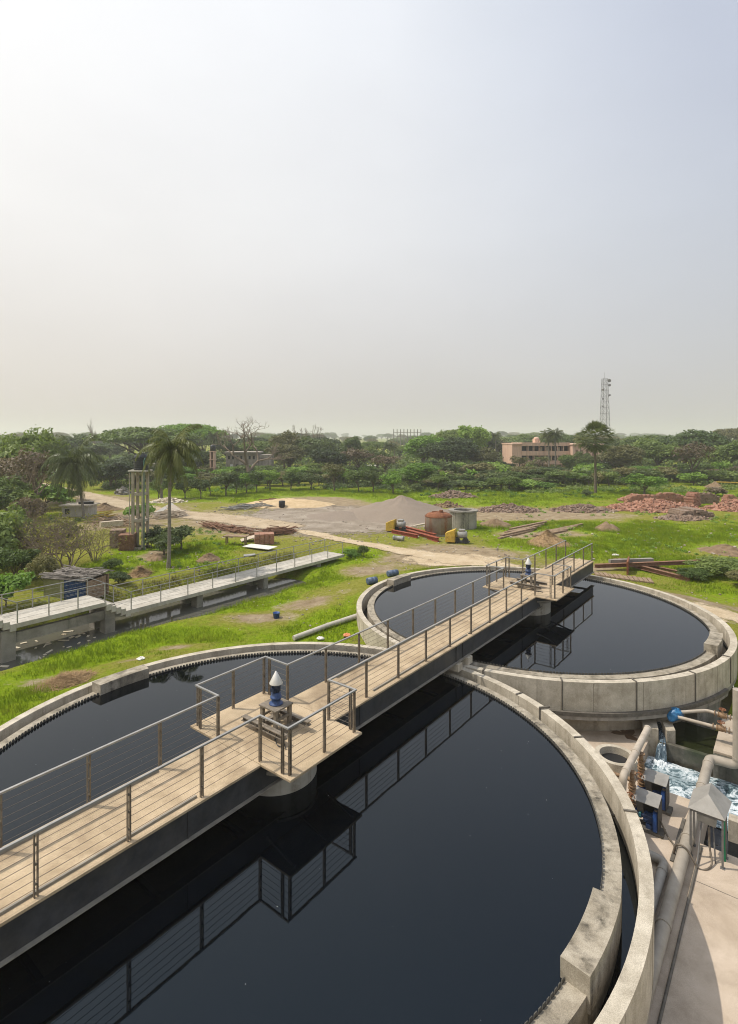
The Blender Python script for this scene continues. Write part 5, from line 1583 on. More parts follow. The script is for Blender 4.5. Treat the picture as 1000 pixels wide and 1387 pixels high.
def proto_bare(key, seed, Ht, Wd, depth=6, r0=.4, twig=True, multi=1, leaf=0, leafL=.1, spread=.55):
    r = random.Random(seed); b = MB(); tips = []
    def grow(p, d, L, rad, lev):
        n = 3; pts = [p]; q = p; dd = d
        for i in range(n):
            dd = (dd + Vector((r.gauss(0, .14), r.gauss(0, .14), r.gauss(0, .08)))).normalized()
            q = q + dd * L / n; pts.append(q)
        b.tube(pts, [rad * (1 - .35 * i / n) for i in range(n + 1)], 7 if lev < 2 else (5 if lev < 4 else 3), False)
        if lev >= depth:
            tips.append(q); return
        for k in range(2 if lev > 0 and r.random() < .6 else 3):
            ax = Vector((r.gauss(0, 1), r.gauss(0, 1), r.gauss(.15, .5))).normalized()
            nd_ = (dd + ax * (spread + .25 * r.random())).normalized()
            if nd_.z < -.1: nd_.z *= -.3
            st0 = pts[-1] if k < 2 else pts[2]
            grow(st0, nd_, L * r.uniform(.62, .85), rad * .64, lev + 1)
    for m in range(multi):
        a = 2 * PI * m / multi + r.random()
        d0 = Vector((0, 0, 1)) if multi == 1 else Vector((math.cos(a) * .75, math.sin(a) * .75, 1)).normalized()
        grow(Vector((0, 0, -.2)) if multi == 1 else Vector((math.cos(a) * .15, math.sin(a) * .15, -.1)), d0, 1.0, .115 if multi == 1 else .035, 0)
    v = np.array([tuple(p) for p in b.v])
    sz = Ht / v[:, 2].max(); sx = Wd / (np.percentile(np.abs(v[:, :2]), 98) * 2)
    S = np.array([sx, sx, sz]); v = v * S
    d = dict(H=Ht, W=Wd, trunk=np_mesh(key + '_branches', v, b.f, b.s, [MT['twig']]), crown=None)
    if leaf:
        rg = np.random.default_rng(seed)
        tp = np.array([tuple(t) for t in tips]) * S
        idx = rg.integers(0, len(tp), leaf)
        p = tp[idx] + rg.standard_normal((leaf, 3)) * .14
        V, Q = leaves(p, unit(rg.standard_normal((leaf, 3)) + [0, 0, .6]), leafL, leafL * .5, rg)
        d['crown'] = np_mesh(key + '_crown', V, Q, False, [MT['leaf_yellow']])
    PROTO[key] = d
proto_bare('bare0', 3, 14, 14, 7, spread=.72)
proto_bare('bare1', 8, 9, 7, 6)
proto_bare('bare2', 12, 8, 5, 5)
proto_bare('thorn0', 5, 3.2, 5.2, 5, multi=9, leaf=520, leafL=.075, spread=.7)
proto_bare('thorn1', 6, 3.2, 5.0, 5, multi=9, leaf=140, leafL=.07, spread=.7)

def strip_frond(origin, az, el, L, droop, nseg, nleaf, leafL, leafW, r, hang=.6):
    """rachis curve with hanging leaflets; returns rachis pts, V, Q"""
    pts = []; p = np.array(origin, float); d = np.array([math.cos(az) * math.cos(el), math.sin(az) * math.cos(el), math.sin(el)])
    for i in range(nseg + 1):
        pts.append(p.copy()); p = p + d * L / nseg
        d = unit(d + np.array([0, 0, -droop / nseg * (1 + i / nseg)]))
    pts = np.array(pts)
    side = np.array([-math.sin(az), math.cos(az), 0])
    V = []
    for k in range(nleaf):
        f = .12 + .88 * (k + r.random() * .5) / nleaf
        x = f * nseg; i = min(int(x), nseg - 1); q = pts[i] + (pts[i + 1] - pts[i]) * (x - i); tg = unit(pts[i + 1] - pts[i])
        ll = leafL * (.45 + .9 * math.sin(PI * min(1, .15 + .8 * f))) * (.8 + .4 * r.random())
        for sd in (-1, 1):
            dr = unit(side * sd * (1 - hang * .6) + tg * .55 + np.array([0, 0, -hang]) + r.standard_normal(3) * .10)
            w = tg * leafW
            mid = q + dr * ll * .5; tip = q + dr * ll + np.array([0, 0, -ll * .22])
            V += [q - w * .5, mid - w, tip, mid + w]
    V = np.array(V)
    return pts, V, np.arange(len(V)).reshape(-1, 4)

def proto_palm(key, seed, trunk_h, L, nf, lean=(0, 0), r0=.16, leafL=.45, droop=1.5, hang=.6, nleaf=46, dead=4, W=.022):
    r = np.random.default_rng(seed)
    path = []
    for i in range(9):
        f = i / 8; path.append((lean[0] * f ** 1.6 + .05 * math.sin(f * 7), lean[1] * f ** 1.6, -.3 + (trunk_h + .3) * f))
    b = MB(); b.tube(path, [r0 * (1.35 if i == 0 else 1.0 - .035 * i) for i in range(9)], 12)
    for k in range(int(trunk_h / .28)):
        f = (k + 1) * .28 / trunk_h
        if f < .97:
            x = f * 8; i = int(x); p = Vector(path[i]).lerp(Vector(path[i + 1]), x - i)
            b.tube([p - Vector((0, 0, .02)), p + Vector((0, 0, .02))], r0 * (1.05 - .28 * f), 12)
    top = np.array(path[-1])
    VV = []; QQ = []; off = 0; rb = MB()
    for k in range(nf):
        az = k * 2.39996 + r.random() * .3; f = k / nf
        el = 1.25 - 1.75 * f + (r.random() - .5) * .25
        dr = droop * (.75 + .6 * f)
        if k >= nf - dead: el = -.6 - .5 * r.random(); dr = 1.6
        pts, V, Q = strip_frond(top + [0, 0, .1], az, el, L * (.8 + .3 * r.random()), dr, 9, nleaf, leafL, W, r, hang)
        rb.tube([tuple(p) for p in pts], [.035 * (1 - .85 * i / 9) for i in range(10)], 5, False)
        VV.append(V); QQ.append(Q + off); off += len(V)
    nb = len(rb.v)
    V = np.concatenate([np.array([tuple(p) for p in rb.v])] + VV)
    Q = np.concatenate([np.array(rb.f)] + [q + nb for q in QQ])
    for k in range(0): pass
    PROTO[key] = dict(H=trunk_h, W=2 * L, trunk=np_mesh(key + '_trunk', b.v, b.f, b.s, [MT['bark_pale']]), crown=np_mesh(key + '_fronds', V, Q, False, [MT['leaf_palm']]))
proto_palm('palm_tall', 4, 8.35, 2.9, 34, (.25, -.3), .135, .50, 2.1, .65, 44, 6, .045)
proto_palm('palm_wide', 5, 6.0, 4.4, 32, (-1.1, .2), .17, .72, 1.9, .65, 46, 6, .062)
proto_palm('palm_far', 6, 11.0, 3.2, 30, (.3, 0), .2, .6, 1.6, .6, 30, 4, .045)

def proto_fan(key, seed, trunk_h, R_, nf, r0=.22):
    r = np.random.default_rng(seed)
    b = MB(); b.tube([(0, 0, -.3), (.02, 0, trunk_h * .3), (.05, 0, trunk_h * .7), (0, 0, trunk_h + .2)], [r0 * 1.4, r0 * 1.05, r0 * .9, r0], 12)
    VV = []; QQ = []; off = 0; pb = MB()
    for k in range(nf):
        az = k * 2.39996; f = k / nf; el = 1.5 - 2.75 * f + (r.random() - .5) * .3
        d = np.array([math.cos(az) * math.cos(el), math.sin(az) * math.cos(el), math.sin(el)])
        pl = R_ * (.56 + .12 * r.random()); hub = np.array([0, 0, trunk_h + .2]) + d * pl
        pb.tube([(0, 0, trunk_h + .1), tuple(hub)], [.05, .03], 5, False)
        side = unit(np.cross(d, [0, 0, 1]) + 1e-6); up = unit(np.cross(side, d))
        fan = R_ * .46
        for j in range(15):
            a = (j / 14 - .5) * 3.7
            dd = unit(d * math.cos(a) + side * math.sin(a) + up * (.18 * r.standard_normal()) + up * .12 * math.cos(2 * a))
            tip = hub + dd * fan * (.85 + .25 * r.random()) + np.array([0, 0, -.18 * fan * abs(math.sin(a))])
            w = unit(np.cross(dd, up)) * fan * .085
            mid = hub + dd * fan * .55
            VV += [hub, mid - w, tip, mid + w]
    nb = len(pb.v); VV = np.array(VV)
    V = np.concatenate([np.array([tuple(p) for p in pb.v]), VV]); Q = np.concatenate([np.array(pb.f), np.arange(len(VV)).reshape(-1, 4) + nb])
    PROTO[key] = dict(H=trunk_h, W=2 * R_, trunk=np_mesh(key + '_trunk', b.v, b.f, b.s, [MT['bark']]), crown=np_mesh(key + '_fronds', V, Q, False, [MT['leaf_fan']]))
proto_fan('fanpalm', 9, 9.6, 3.0, 36, .17)

def proto_banana(key, seed):
    r = np.random.default_rng(seed); VV = []; QQ = []; off = 0; b = MB()
    for s_ in range(4):
        bx_, by_ = r.uniform(-.9, .9, 2); h = r.uniform(1.2, 2.1)
        b.cyl((bx_, by_, -.2), (bx_, by_, h), .12, .08, 8)
        for k in range(7):
            az = k * 2.4 + r.random(); L = r.uniform(1.2, 1.9); el = 1.25 - .12 * k
            p = np.array([bx_, by_, h]); d = np.array([math.cos(az) * math.cos(el), math.sin(az) * math.cos(el), math.sin(el)]); side = np.array([-math.sin(az), math.cos(az), 0])
            row = []
            for i in range(7):
                w = .24 * math.sin(PI * (.08 + .9 * i / 6)) + .02
                row += [p - side * w, p + np.array([0, 0, -.04]), p + side * w]
                p = p + d * L / 6; d = unit(d + np.array([0, 0, -.30]))
            VV += row
            QQ += [(off + i * 3 + c_, off + i * 3 + c_ + 1, off + i * 3 + c_ + 4, off + i * 3 + c_ + 3) for i in range(6) for c_ in range(2)]
            off += 21
    PROTO[key] = dict(H=3.4, W=3.6, trunk=np_mesh(key + '_stems', b.v, b.f, b.s, [MT['leaf_mid']]), crown=np_mesh(key + '_leaves', np.array(VV), np.array(QQ), True, [MT['leaf_bright']]))
proto_banana('banana0', 1); proto_banana('banana1', 2)

SWAP = {}
def plant(key, x, y, h=None, w=None, leaf=None, label=None, cat='tree', name='tree', group=None, rz=None, z=None, sink=0.0):
    p = PROTO[key]
    sh = (h or p['H']) / p['H']; sw = (w or p['W']) / p['W']
    zz = gz(x, y) if z is None else z
    root = thing(name, label, cat, (x, y, zz - sink), group, random.uniform(0, 2 * PI) if rz is None else rz)
    root.scale = (sw, sw, sh)
    for nm, me in ((('trunk' if cat in ('tree', 'palm') else 'stems'), p['trunk']), ('crown', p['crown'])):
        if me is None: continue
        if p['crown'] is None: nm = 'branches'
        use = me
        if nm == 'crown' and leaf:
            kk = (me.name, leaf)
            if kk not in SWAP:
                m2 = me.copy(); m2.materials.clear(); m2.materials.append(MT[leaf]); SWAP[kk] = m2
            use = SWAP[kk]
        o = link(bpy.data.objects.new(nm, use)); o.parent = root
    return root

def tree_px(key, u, Y, vtop, wpx, leaf, label, cat='tree', name='tree', group=None, rz=None):
    x, y = atY(u, Y); z0 = gz(x, y)
    top = H - (vtop - VH) * Y / F
    return plant(key, x, y, max(.5, top - z0), wpx * Y / F, leaf, label, cat, name, group, rz, z0)

rs_ = random.Random(12)
ORD = ['first', 'second', 'third', 'fourth', 'fifth', 'sixth', 'seventh', 'eighth', 'ninth', 'tenth', 'eleventh', 'twelfth', 'thirteenth', 'fourteenth', 'fifteenth', 'sixteenth', 'seventeenth', 'eighteenth', 'nineteenth', 'twentieth']
# --- palms
x, y, z = gp(228, 769); plant('palm_tall', x, y, leaf=None, label='tall slender palm with shaggy drooping crown behind the concrete walkway', cat='palm', name='palm_tree', rz=.4, z=z)
x, y, z = gp(113, 702); plant('palm_wide', x, y, h=6.3, leaf='leaf_fan', label='shorter wide palm with long drooping fronds left of the water tower', cat='palm', name='palm_tree', rz=.2, z=z)
x, y, z = gp(219, 676); plant('palm_far', x, y, 6.5, 6.4, label='palm half hidden behind the tall slender palm', cat='palm', name='palm_tree', z=z)
x, y, z = gp(807, 668); plant('fanpalm', x, y, 9.0, 6.8, label='fan palm standing alone in the field below the lattice mast', cat='palm', name='palm_tree', z=z)
for u, Y, vt, w, lab in ((744, 142, 591, 33, 'left of two tall palms before the pink building'), (753, 140, 589, 34, 'right of two tall palms before the pink building'), (786, 138, 596, 30, 'leaning palm before the right end of the pink building'),
                         (735, 130, 622, 30, 'young low palm at the foot of the pink building'), (672, 190, 591, 26, 'dark palm standing in front of the hazy tree line, left of the pink building'), (288, 150, 592, 26, 'hazy palm rising right behind the slim pink tower'),
                         (529, 170, 604, 26, 'dark palm in the low gap of the tree line'), (535, 190, 606, 20, 'thin dark palm right of the gap palm')):
    p = PROTO['palm_far']; x, y = atY(u, Y); z0 = gz(x, y); top = H - (vt - VH) * Y / F
    plant('palm_far', x, y, max(1.2, top - z0), w * Y / F, label=lab, cat='palm', name='palm_tree', z=z0)

# --- tall trees of the middle distance: (proto, u, Y, vtop, width px, leaf, label)
MID = [
    ('broad0', 35, 78, 568, 96, 'leaf_mid', 'big green tree at the far left edge of the photo'),
    ('broad1', -30, 84, 574, 90, 'leaf_bright', 'big green tree partly cut off by the left edge'),
    ('thin0', 48, 66, 606, 70, 'leaf_brown', 'half bare brown tree in front of the big green tree at left'),
    ('bare1', 42, 62, 612, 62, None, 'leafless grey tree in front of the big green tree at left'),
    ('thin1', 12, 70, 612, 70, 'leaf_brown', 'half bare olive tree by the left edge'),
    ('rain0', 196, 150, 575, 150, 'leaf_mid', 'very wide spreading tree with flat layered crown'),
    ('rain1', 255, 185, 570, 100, 'leaf_bright', 'pale green spreading tree behind the tall palm crown'),
    ('bare2', 133, 230, 566, 24, None, 'thin bare tree rising above the wide spreading tree'),
    ('broad2', 84, 190, 586, 60, 'leaf_mid', 'hazy round tree between the far left tree and the wide palm'),
    ('broad3', 120, 170, 600, 60, 'leaf_dark', 'hazy dark tree behind the wide palm'),
    ('bare0', 338, 118, 563, 92, None, 'large bare tree with wide forked limbs before the ruined building'),
    ('thin1', 385, 150, 580, 52, 'leaf_olive', 'thinly leaved olive tree right of the large bare tree'),
    ('bare1', 408, 190, 574, 36, None, 'hazy bare tree showing above the dark round tree'),
    ('bare1', 428, 200, 573, 34, None, 'right one of the hazy bare trees above the dark round tree'),
    ('broad0', 432, 150, 585, 64, 'leaf_dark', 'dark round tree right of the bare trees'),
    ('broad1', 392, 140, 596, 60, 'leaf_olive', 'olive tree left of the dark round tree'),
    ('broad2', 474, 165, 589, 34, 'leaf_mid', 'upright dark green tree at the left of the horizon gap'),
    ('broad3', 446, 128, 604, 52, 'leaf_dark', 'dark spreading tree below the upright one'),
    ('thin0', 486, 128, 606, 54, 'leaf_brown', 'brownish thin tree below the horizon gap'),
    ('broad0', 512, 140, 602, 34, 'leaf_dark', 'dark tree with ragged top under the horizon gap'),
    ('thin1', 522, 122, 614, 46, 'leaf_brown', 'red brown small tree under the horizon gap'),
    ('broad1', 575, 150, 583, 66, 'leaf_bright', 'bright green tree right of the far concrete columns'),
    ('broad2', 606, 138, 589, 74, 'leaf_dark', 'dark grey green round tree in front of the bright ones'),
    ('broad3', 642, 165, 572, 56, 'leaf_bright', 'tallest bright green tree left of the pink building'),
    ('rain1', 618, 185, 578, 70, 'leaf_mid', 'green tree behind the dark grey green tree'),
    ('broad0', 655, 140, 602, 50, 'leaf_olive', 'olive brown bushy tree below the tallest bright tree'),
    ('broad2', 716, 230, 586, 60, 'leaf_mid', 'hazy tree behind the left half of the pink building'),
    ('rain0', 770, 210, 587, 80, 'leaf_mid', 'hazy tree behind the right half of the pink building'),
    ('broad1', 842, 128, 597, 64, 'leaf_olive', 'olive green tree right of the fan palm'),
    ('broad3', 868, 165, 586, 60, 'leaf_mid', 'green tree behind the olive tree right of the fan palm'),
    ('broad0', 892, 135, 588, 74, 'leaf_mid', 'round green tree in the middle of the right tree line'),
    ('broad2', 928, 150, 579, 86, 'leaf_mid', 'highest round tree of the right tree line'),
    ('thin0', 938, 112, 598, 62, 'leaf_brown', 'brown half bare tree standing before the right tree line'),
    ('broad1', 968, 160, 583, 60, 'leaf_dark', 'dark tree right of the highest round tree'),
    ('rain1', 992, 220, 577, 60, 'leaf_olive', 'hazy flat topped tree at the right edge'),
    ('broad3', 982, 125, 596, 60, 'leaf_mid', 'green tree low at the right edge of the tree line'),
    ('broad0', 1030, 120, 590, 80, 'leaf_mid', 'large tree cut off by the right edge behind the boundary wall'),
    ('broad2', 815, 175, 592, 56, 'leaf_dark', 'dark tree directly behind the fan palm crown'),
    ('broad1', 355, 165, 592, 60, 'leaf_mid', 'hazy green tree behind the ruined building'),
    ('broad3', 310, 175, 588, 56, 'leaf_dark', 'hazy dark tree behind the slim pink tower'),
    ('broad2', 172, 118, 612, 66, 'leaf_dark', 'dark low tree in front of the wide spreading tree'),
    ('thin1', 704, 132, 616, 30, 'leaf_olive', 'olive tree in front of the left corner of the pink building'),
    ('broad1', 772, 134, 612, 30, 'leaf_mid', 'small green tree in front of the right half of the pink building'),
    ('broad2', 798, 132, 610, 34, 'leaf_dark', 'dark tree left of the fan palm trunk before the pink building'),
    ('thin0', 725, 128, 622, 28, 'leaf_brown', 'brown bushy tree before the pink building entrance'),
    ('broad3', 150, 100, 622, 60, 'leaf_dark', 'dark bushy tree left of the water tower'),
    ('broad0', -5, 60, 640, 80, 'leaf_mid', 'green tree at the left edge before the half bare ones'),
    ('broad0', 262, 128, 606, 60, 'leaf_dark', 'dark tree right of the tall palm crown'),
]
for key, u, Y, vt, w, lf, lab in MID:
    nm = 'bare_tree' if key.startswith('bare') else 'tree'
    tree_px(key, u, Y, vt, w, lf, lab, 'tree', nm)
# --- orchard rows
FR = [(215, 676, 650, 34, 'leaf_mid'), (251, 675, 651, 32, 'leaf_dark'), (272, 676, 648, 33, 'leaf_dark'), (285, 672, 648, 26, 'leaf_olive'), (306, 672, 640, 42, 'leaf_dark'), (320, 669, 644, 28, 'leaf_mid'), (334, 668, 640, 34, 'leaf_bright'),
      (348, 667, 640, 30, 'leaf_mid'), (366, 664, 637, 36, 'leaf_bright'), (394, 664, 640, 36, 'leaf_mid'), (422, 663, 641, 36, 'leaf_dark'), (486, 667, 638, 34, 'leaf_mid'), (506, 667, 638, 36, 'leaf_dark'), (533, 669, 640, 42, 'leaf_bright')]
for i, (u, vb, vt, w, lf) in enumerate(FR):
    Y = at(u, vb, G0)[1]
    tree_px('mango%d' % (i % 4), u, Y, vt - 2, w * .88, lf, '%s small tree from the left in the front orchard row' % ORD[i], 'tree', 'orchard_tree', 'small trees in the front orchard row')
tree_px('thin0', 453, at(0, 665, G0)[1], 626, 42, 'leaf_olive', 'sparse olive orchard tree taller than its neighbours', 'tree', 'orchard_tree')
tree_px('broad1', 564, 100, 622, 62, 'leaf_bright', 'bright round tree at the right end of the orchard', 'tree', 'orchard_tree')
k = 0
for (Y, vt0) in ((106, 639), (116, 634), (126, 630)):
    u = 150 + rs_.uniform(0, 15)
    while u < 560:
        tree_px('mango%d' % rs_.randrange(4), u, Y + rs_.uniform(-3, 3), vt0 + rs_.uniform(-4, 5), rs_.uniform(28, 40), rs_.choice(['leaf_dark', 'leaf_mid', 'leaf_mid', 'leaf_bright', 'leaf_olive']),
                'small round orchard tree behind the front row', 'tree', 'orchard_tree', 'small trees in the rear orchard rows')
        u += rs_.uniform(20, 30); k += 1
# --- thicket across the middle right
u = 575
for (Y, vt0, u0, u1, n) in ((98, 648, 575, 740, 11), (106, 642, 575, 850, 18), (114, 636, 575, 1030, 26), (122, 630, 560, 1040, 26), (130, 626, 590, 850, 14)):
    for i in range(n):
        u = u0 + (u1 - u0) * (i + rs_.uniform(0, 1)) / n
        if abs(u - 807) < 8 and Y < 100: continue
        key = rs_.choice(['mango0', 'mango1', 'mango2', 'mango3', 'shrub0', 'shrub1', 'shrub2'])
        tree_px(key, u, Y + rs_.uniform(-3, 3), vt0 + rs_.uniform(-5, 7), rs_.uniform(26, 48), rs_.choice(['leaf_dark', 'leaf_mid', 'leaf_mid', 'leaf_bright', 'leaf_olive', 'leaf_dark']),
                'dense green shrub in the thicket between field and tree line', 'shrub', 'shrub', 'shrubs in the thicket right of the orchard')
for i, u in enumerate((398, 412, 432, 446, 458, 600, 622, 640, 560, 680, 800, 790)):
    tree_px('banana%d' % (i % 2), u, 118 + rs_.uniform(-14, 8), 630 + rs_.uniform(-3, 6), rs_.uniform(20, 28), rs_.choice(['leaf_bright', 'leaf_mid']), 'banana plant with broad pale leaves among the shrubs', 'banana plant', 'banana_plant', 'banana plants among orchard and thicket')
# small lone trees and bushes in the right field
for u, v, vt, w, key, lf, lab in ((873, 671, 641, 52, 'mango1', 'leaf_bright', 'low wide tree with visible trunk above the red brick heaps'), (563, 666, 655, 22, 'shrub1', 'leaf_dark', 'small dark bush right of the orchard'),
        (694, 663, 648, 16, 'shrub2', 'leaf_dark', 'small dark bush alone in the field below the pink building'), (795, 672, 664, 20, 'shrub0', 'leaf_dark', 'dark low bush at the foot of the fan palm'),
        (985, 780, 757, 90, 'fine0', 'leaf_mid', 'large low bush at the right edge behind the timber pile'), (940, 785, 770, 46, 'fine1', 'leaf_mid', 'low dense bush beside the right end of the timber pile'), (1010, 796, 775, 50, 'fine1', 'leaf_olive', 'scrubby low bush at the right edge near the far tank'),
        (940, 657, 640, 40, 'shrub3', 'leaf_bright', 'yellow green bush before the brown boundary wall'), (970, 672, 660, 30, 'shrub1', 'leaf_brown', 'brown scrub clump near the yellow pole'), (975, 650, 634, 46, 'shrub0', 'leaf_brown', 'brown bush thicket by the right end of the boundary wall'),
        (492, 755, 738, 16, 'fine0', 'leaf_mid', 'small upright bush beyond the end of the concrete walkway'), (476, 757, 745, 30, 'fine1', 'leaf_bright', 'low bright weeds clump at the end of the concrete walkway')):
    x, y, z = gp(u, v); top = H - (vt - VH) * y / F
    plant(key, x, y, top - z, w * y / F, lf, lab, 'bush' if w < 60 else 'bush', 'bush', z=z)
# --- left foreground bushes
LB = [(18, 706, 664, 78, 'shrub0', 'leaf_mid', 'green bush at the left edge below the bare trees'), (62, 690, 655, 66, 'shrub1', 'leaf_bright', 'bright leafy bush left of the wide palm'), (88, 682, 664, 40, 'shrub2', 'leaf_mid', 'bush touching the wide palm at its left'),
      (36, 720, 672, 50, 'fine0', 'leaf_brown', 'brown dry bush at the left before the bright leafy one'), (2, 745, 690, 60, 'shrub3', 'leaf_mid', 'dark green bush at the left edge above the shed'), (-10, 775, 700, 90, 'shrub1', 'leaf_mid', 'tall bush mass cut off by the left edge'),
      (20, 790, 742, 70, 'fine1', 'leaf_mid', 'green scrub left of the small shed'), (8, 822, 778, 60, 'shrub2', 'leaf_bright', 'bright green bush by the left edge behind the walkway'), (60, 795, 752, 46, 'fine0', 'leaf_olive', 'olive scrub between bushes and the small shed'),
      (190, 712, 681, 38, 'mango1', 'leaf_bright', 'bright small tree right behind the water tower'), (222, 752, 722, 48, 'mango2', 'leaf_dark', 'dark small tree left of the tall palm trunk'), (246, 744, 711, 48, 'mango3', 'leaf_dark', 'dark small tree right of the tall palm trunk'),
      (205, 742, 716, 34, 'shrub3', 'leaf_dark', 'dark bush between water tower and tall palm'), (85, 740, 708, 50, 'fine1', 'leaf_olive', 'olive thicket behind the leafless thorny bush'), (30, 760, 712, 60, 'shrub0', 'leaf_olive', 'olive bush left of the leafless thorny bush'),
      (150, 772, 757, 30, 'fine0', 'leaf_mid', 'low weeds right of the small shed'), (160, 792, 776, 36, 'fine1', 'leaf_dark', 'dark weed clump right of the blue shed door')]
for u, v, vt, w, key, lf, lab in LB:
    x, y, z = gp(u, v); top = H - (vt - VH) * y / F
    plant(key, x, y, max(.4, top - z), w * y / F, lf, lab, 'tree' if key.startswith('mango') else 'bush', 'small_tree' if key.startswith('mango') else 'bush', z=z)
for u, v, vt, w, key, lab in ((88, 772, 690, 120, 'thorn0', 'largest leafless thorny bush with a few yellow leaves behind the shed'), (45, 765, 688, 90, 'thorn1', 'grey leafless thorny bush left of the largest one'), (128, 760, 705, 60, 'thorn0', 'yellow leaved thorny bush right of the largest one'), (20, 735, 680, 70, 'thorn1', 'brown twiggy bush near the left edge')):
    x, y, z = gp(u, v); top = H - (vt - VH) * y / F
    plant(key, x, y, top - z, w * y / F, None, lab, 'bush', 'thorn_bush', z=z)
# --- far tree line, fading into the haze
for row, (Y, n, h0, h1) in enumerate(((210, 36, 7, 10), (290, 40, 8, 11.5), (420, 44, 9, 13), (620, 44, 10, 16), (900, 44, 11, 19), (1300, 50, 13, 22), (1900, 54, 15, 26))):
    for i in range(n):
        u = -90 + 1180 * (i + rs_.uniform(0, 1)) / n
        gap = 470 < u < 560
        hh = rs_.uniform(h0, h1) * (.82 if gap else 1)
        x, y = atY(u, Y + rs_.uniform(-.08, .08) * Y)
        key = rs_.choice(['broad0', 'broad1', 'broad2', 'broad3', 'rain0', 'rain1'])
        plant(key, x, y, hh, hh * rs_.uniform(1.1, 1.7), rs_.choice(['leaf_dark', 'leaf_mid', 'leaf_mid', 'leaf_olive']), 'hazy distant tree in the low tree line along the horizon', 'tree', 'far_tree', 'distant trees along the horizon', z=gz(x, y))

# ---------------------------------------------------------------- grass, weeds
m_grass, nt, b_ = newmat('grass_blades')
b_.inputs['Roughness'].default_value = .7; setspec(b_, .05)
n1 = noise(nt, .55, 5, .7); n2 = noise(nt, 6, 3, .6)
f = math_(nt, 'ADD', math_(nt, 'MULTIPLY', n1, .75), math_(nt, 'MULTIPLY', n2, .3))
c_ = ramp(nt, f, [(.34, (.11, .185, .006)), (.5, (.19, .285, .009)), (.62, (.265, .32, .022)), (.74, (.31, .275, .07))])
up_ = nd(nt, 'ShaderNodeCombineXYZ'); up_.inputs[2].default_value = 1.0
gn = nd(nt, 'ShaderNodeNewGeometry'); vm = nd(nt, 'ShaderNodeVectorMath', operation='MULTIPLY_ADD'); nt.links.new(gn.outputs['Normal'], vm.inputs[0]); vm.inputs[1].default_value = (.35, .35, .35); nt.links.new(up_.outputs[0], vm.inputs[2])
vn = nd(nt, 'ShaderNodeVectorMath', operation='NORMALIZE'); nt.links.new(vm.outputs[0], vn.inputs[0]); nt.links.new(vn.outputs[0], b_.inputs['Normal'])
nt.links.new(c_, b_.inputs['Base Color'])
tr = nd(nt, 'ShaderNodeBsdfTranslucent'); nt.links.new(c_, tr.inputs['Color']); mx = nd(nt, 'ShaderNodeMixShader'); mx.inputs[0].default_value = .3
nt.links.new(b_.outputs[0], mx.inputs[1]); nt.links.new(tr.outputs[0], mx.inputs[2]); nt.links.new(mx.outputs[0], nt.nodes['Material Output'].inputs['Surface'])

def scatter(x0, x1, y0, y1, n, r):
    x = r.uniform(x0, x1, n); y = r.uniform(y0, y1, n)
    z = g(x, y); lush, bare = masks(x, y)
    ok = (np.hypot(x - C1[0], y - C1[1]) > RO + .06) & (np.hypot(x - C2[0], y - C2[1]) > RO + .06) & (z > -1.93)
    s = (x - M[0]) * D[0] + (y - M[1]) * D[1]; t = (x - M[0]) * T[0] + (y - M[1]) * T[1]
    ok &= ~((t > 1.2) & (s < 4.9)) & ~((t < -17.9) & (t > -20.5) & (s > 8) & (s < 17)) & ~((np.abs(t) < 1.2) & (s > 14) & (s < 18))
    return x[ok], y[ok], z[ok], lush[ok], bare[ok]
def blades(x, y, z, h, w, r, per=4, spread=.12):
    n = len(x)
    X = np.repeat(x, per) + r.normal(0, spread, n * per); Y_ = np.repeat(y, per) + r.normal(0, spread, n * per)
    Z = np.repeat(z, per) - .03; hh = np.repeat(h, per) * r.uniform(.55, 1.2, n * per); ww = np.repeat(w, per)
    a = r.uniform(0, 2 * PI, n * per); ln = r.uniform(.1, .75, n * per) * hh; b2 = r.uniform(0, 2 * PI, n * per)
    base = np.stack([X, Y_, Z], -1); sd = np.stack([np.cos(a), np.sin(a), 0 * a], -1) * ww[:, None]
    tip = base + np.stack([np.cos(b2) * ln, np.sin(b2) * ln, hh], -1)
    return np.stack([base - sd, base + sd, tip], 1).reshape(-1, 3)
r = np.random.default_rng(77)
def grass(name, area, n, hl, wl, per, spread, thr=.30):
    x, y, z, lush, bare = scatter(*area, n, r)
    patchy = fbm(x / 1.6, y / 1.6, 55, 4)
    pr = np.clip((lush - thr) * 1.6 + (patchy - .5) * 1.0 + .3, .08, 1) * np.clip(1 - bare * 2.2, 0, 1)
    k = r.random(len(x)) < pr
    x, y, z, lush, patchy = x[k], y[k], z[k], lush[k], patchy[k]
    h = hl * (.25 + .9 * lush * np.clip(patchy * 1.6, .3, 1.3)); w = np.full(len(x), wl)
    V = blades(x, y, z, h, w, r, per, spread)
    o = link(bpy.data.objects.new(name, np_mesh(name, V, np.arange(len(V)).reshape(-1, 3), False, [m_grass]))); o['kind'] = 'stuff'
grass('grass', (-27, 12, 14, 40), 52000, .24, .011, 5, .10)
grass('grass', (-40, 8, 38, 64), 26000, .30, .020, 5, .16)
grass('grass', (4, 46, 33, 66), 52000, .27, .018, 5, .18)
grass('grass', (-60, 75, 62, 112), 50000, .32, .030, 5, .28, .36)
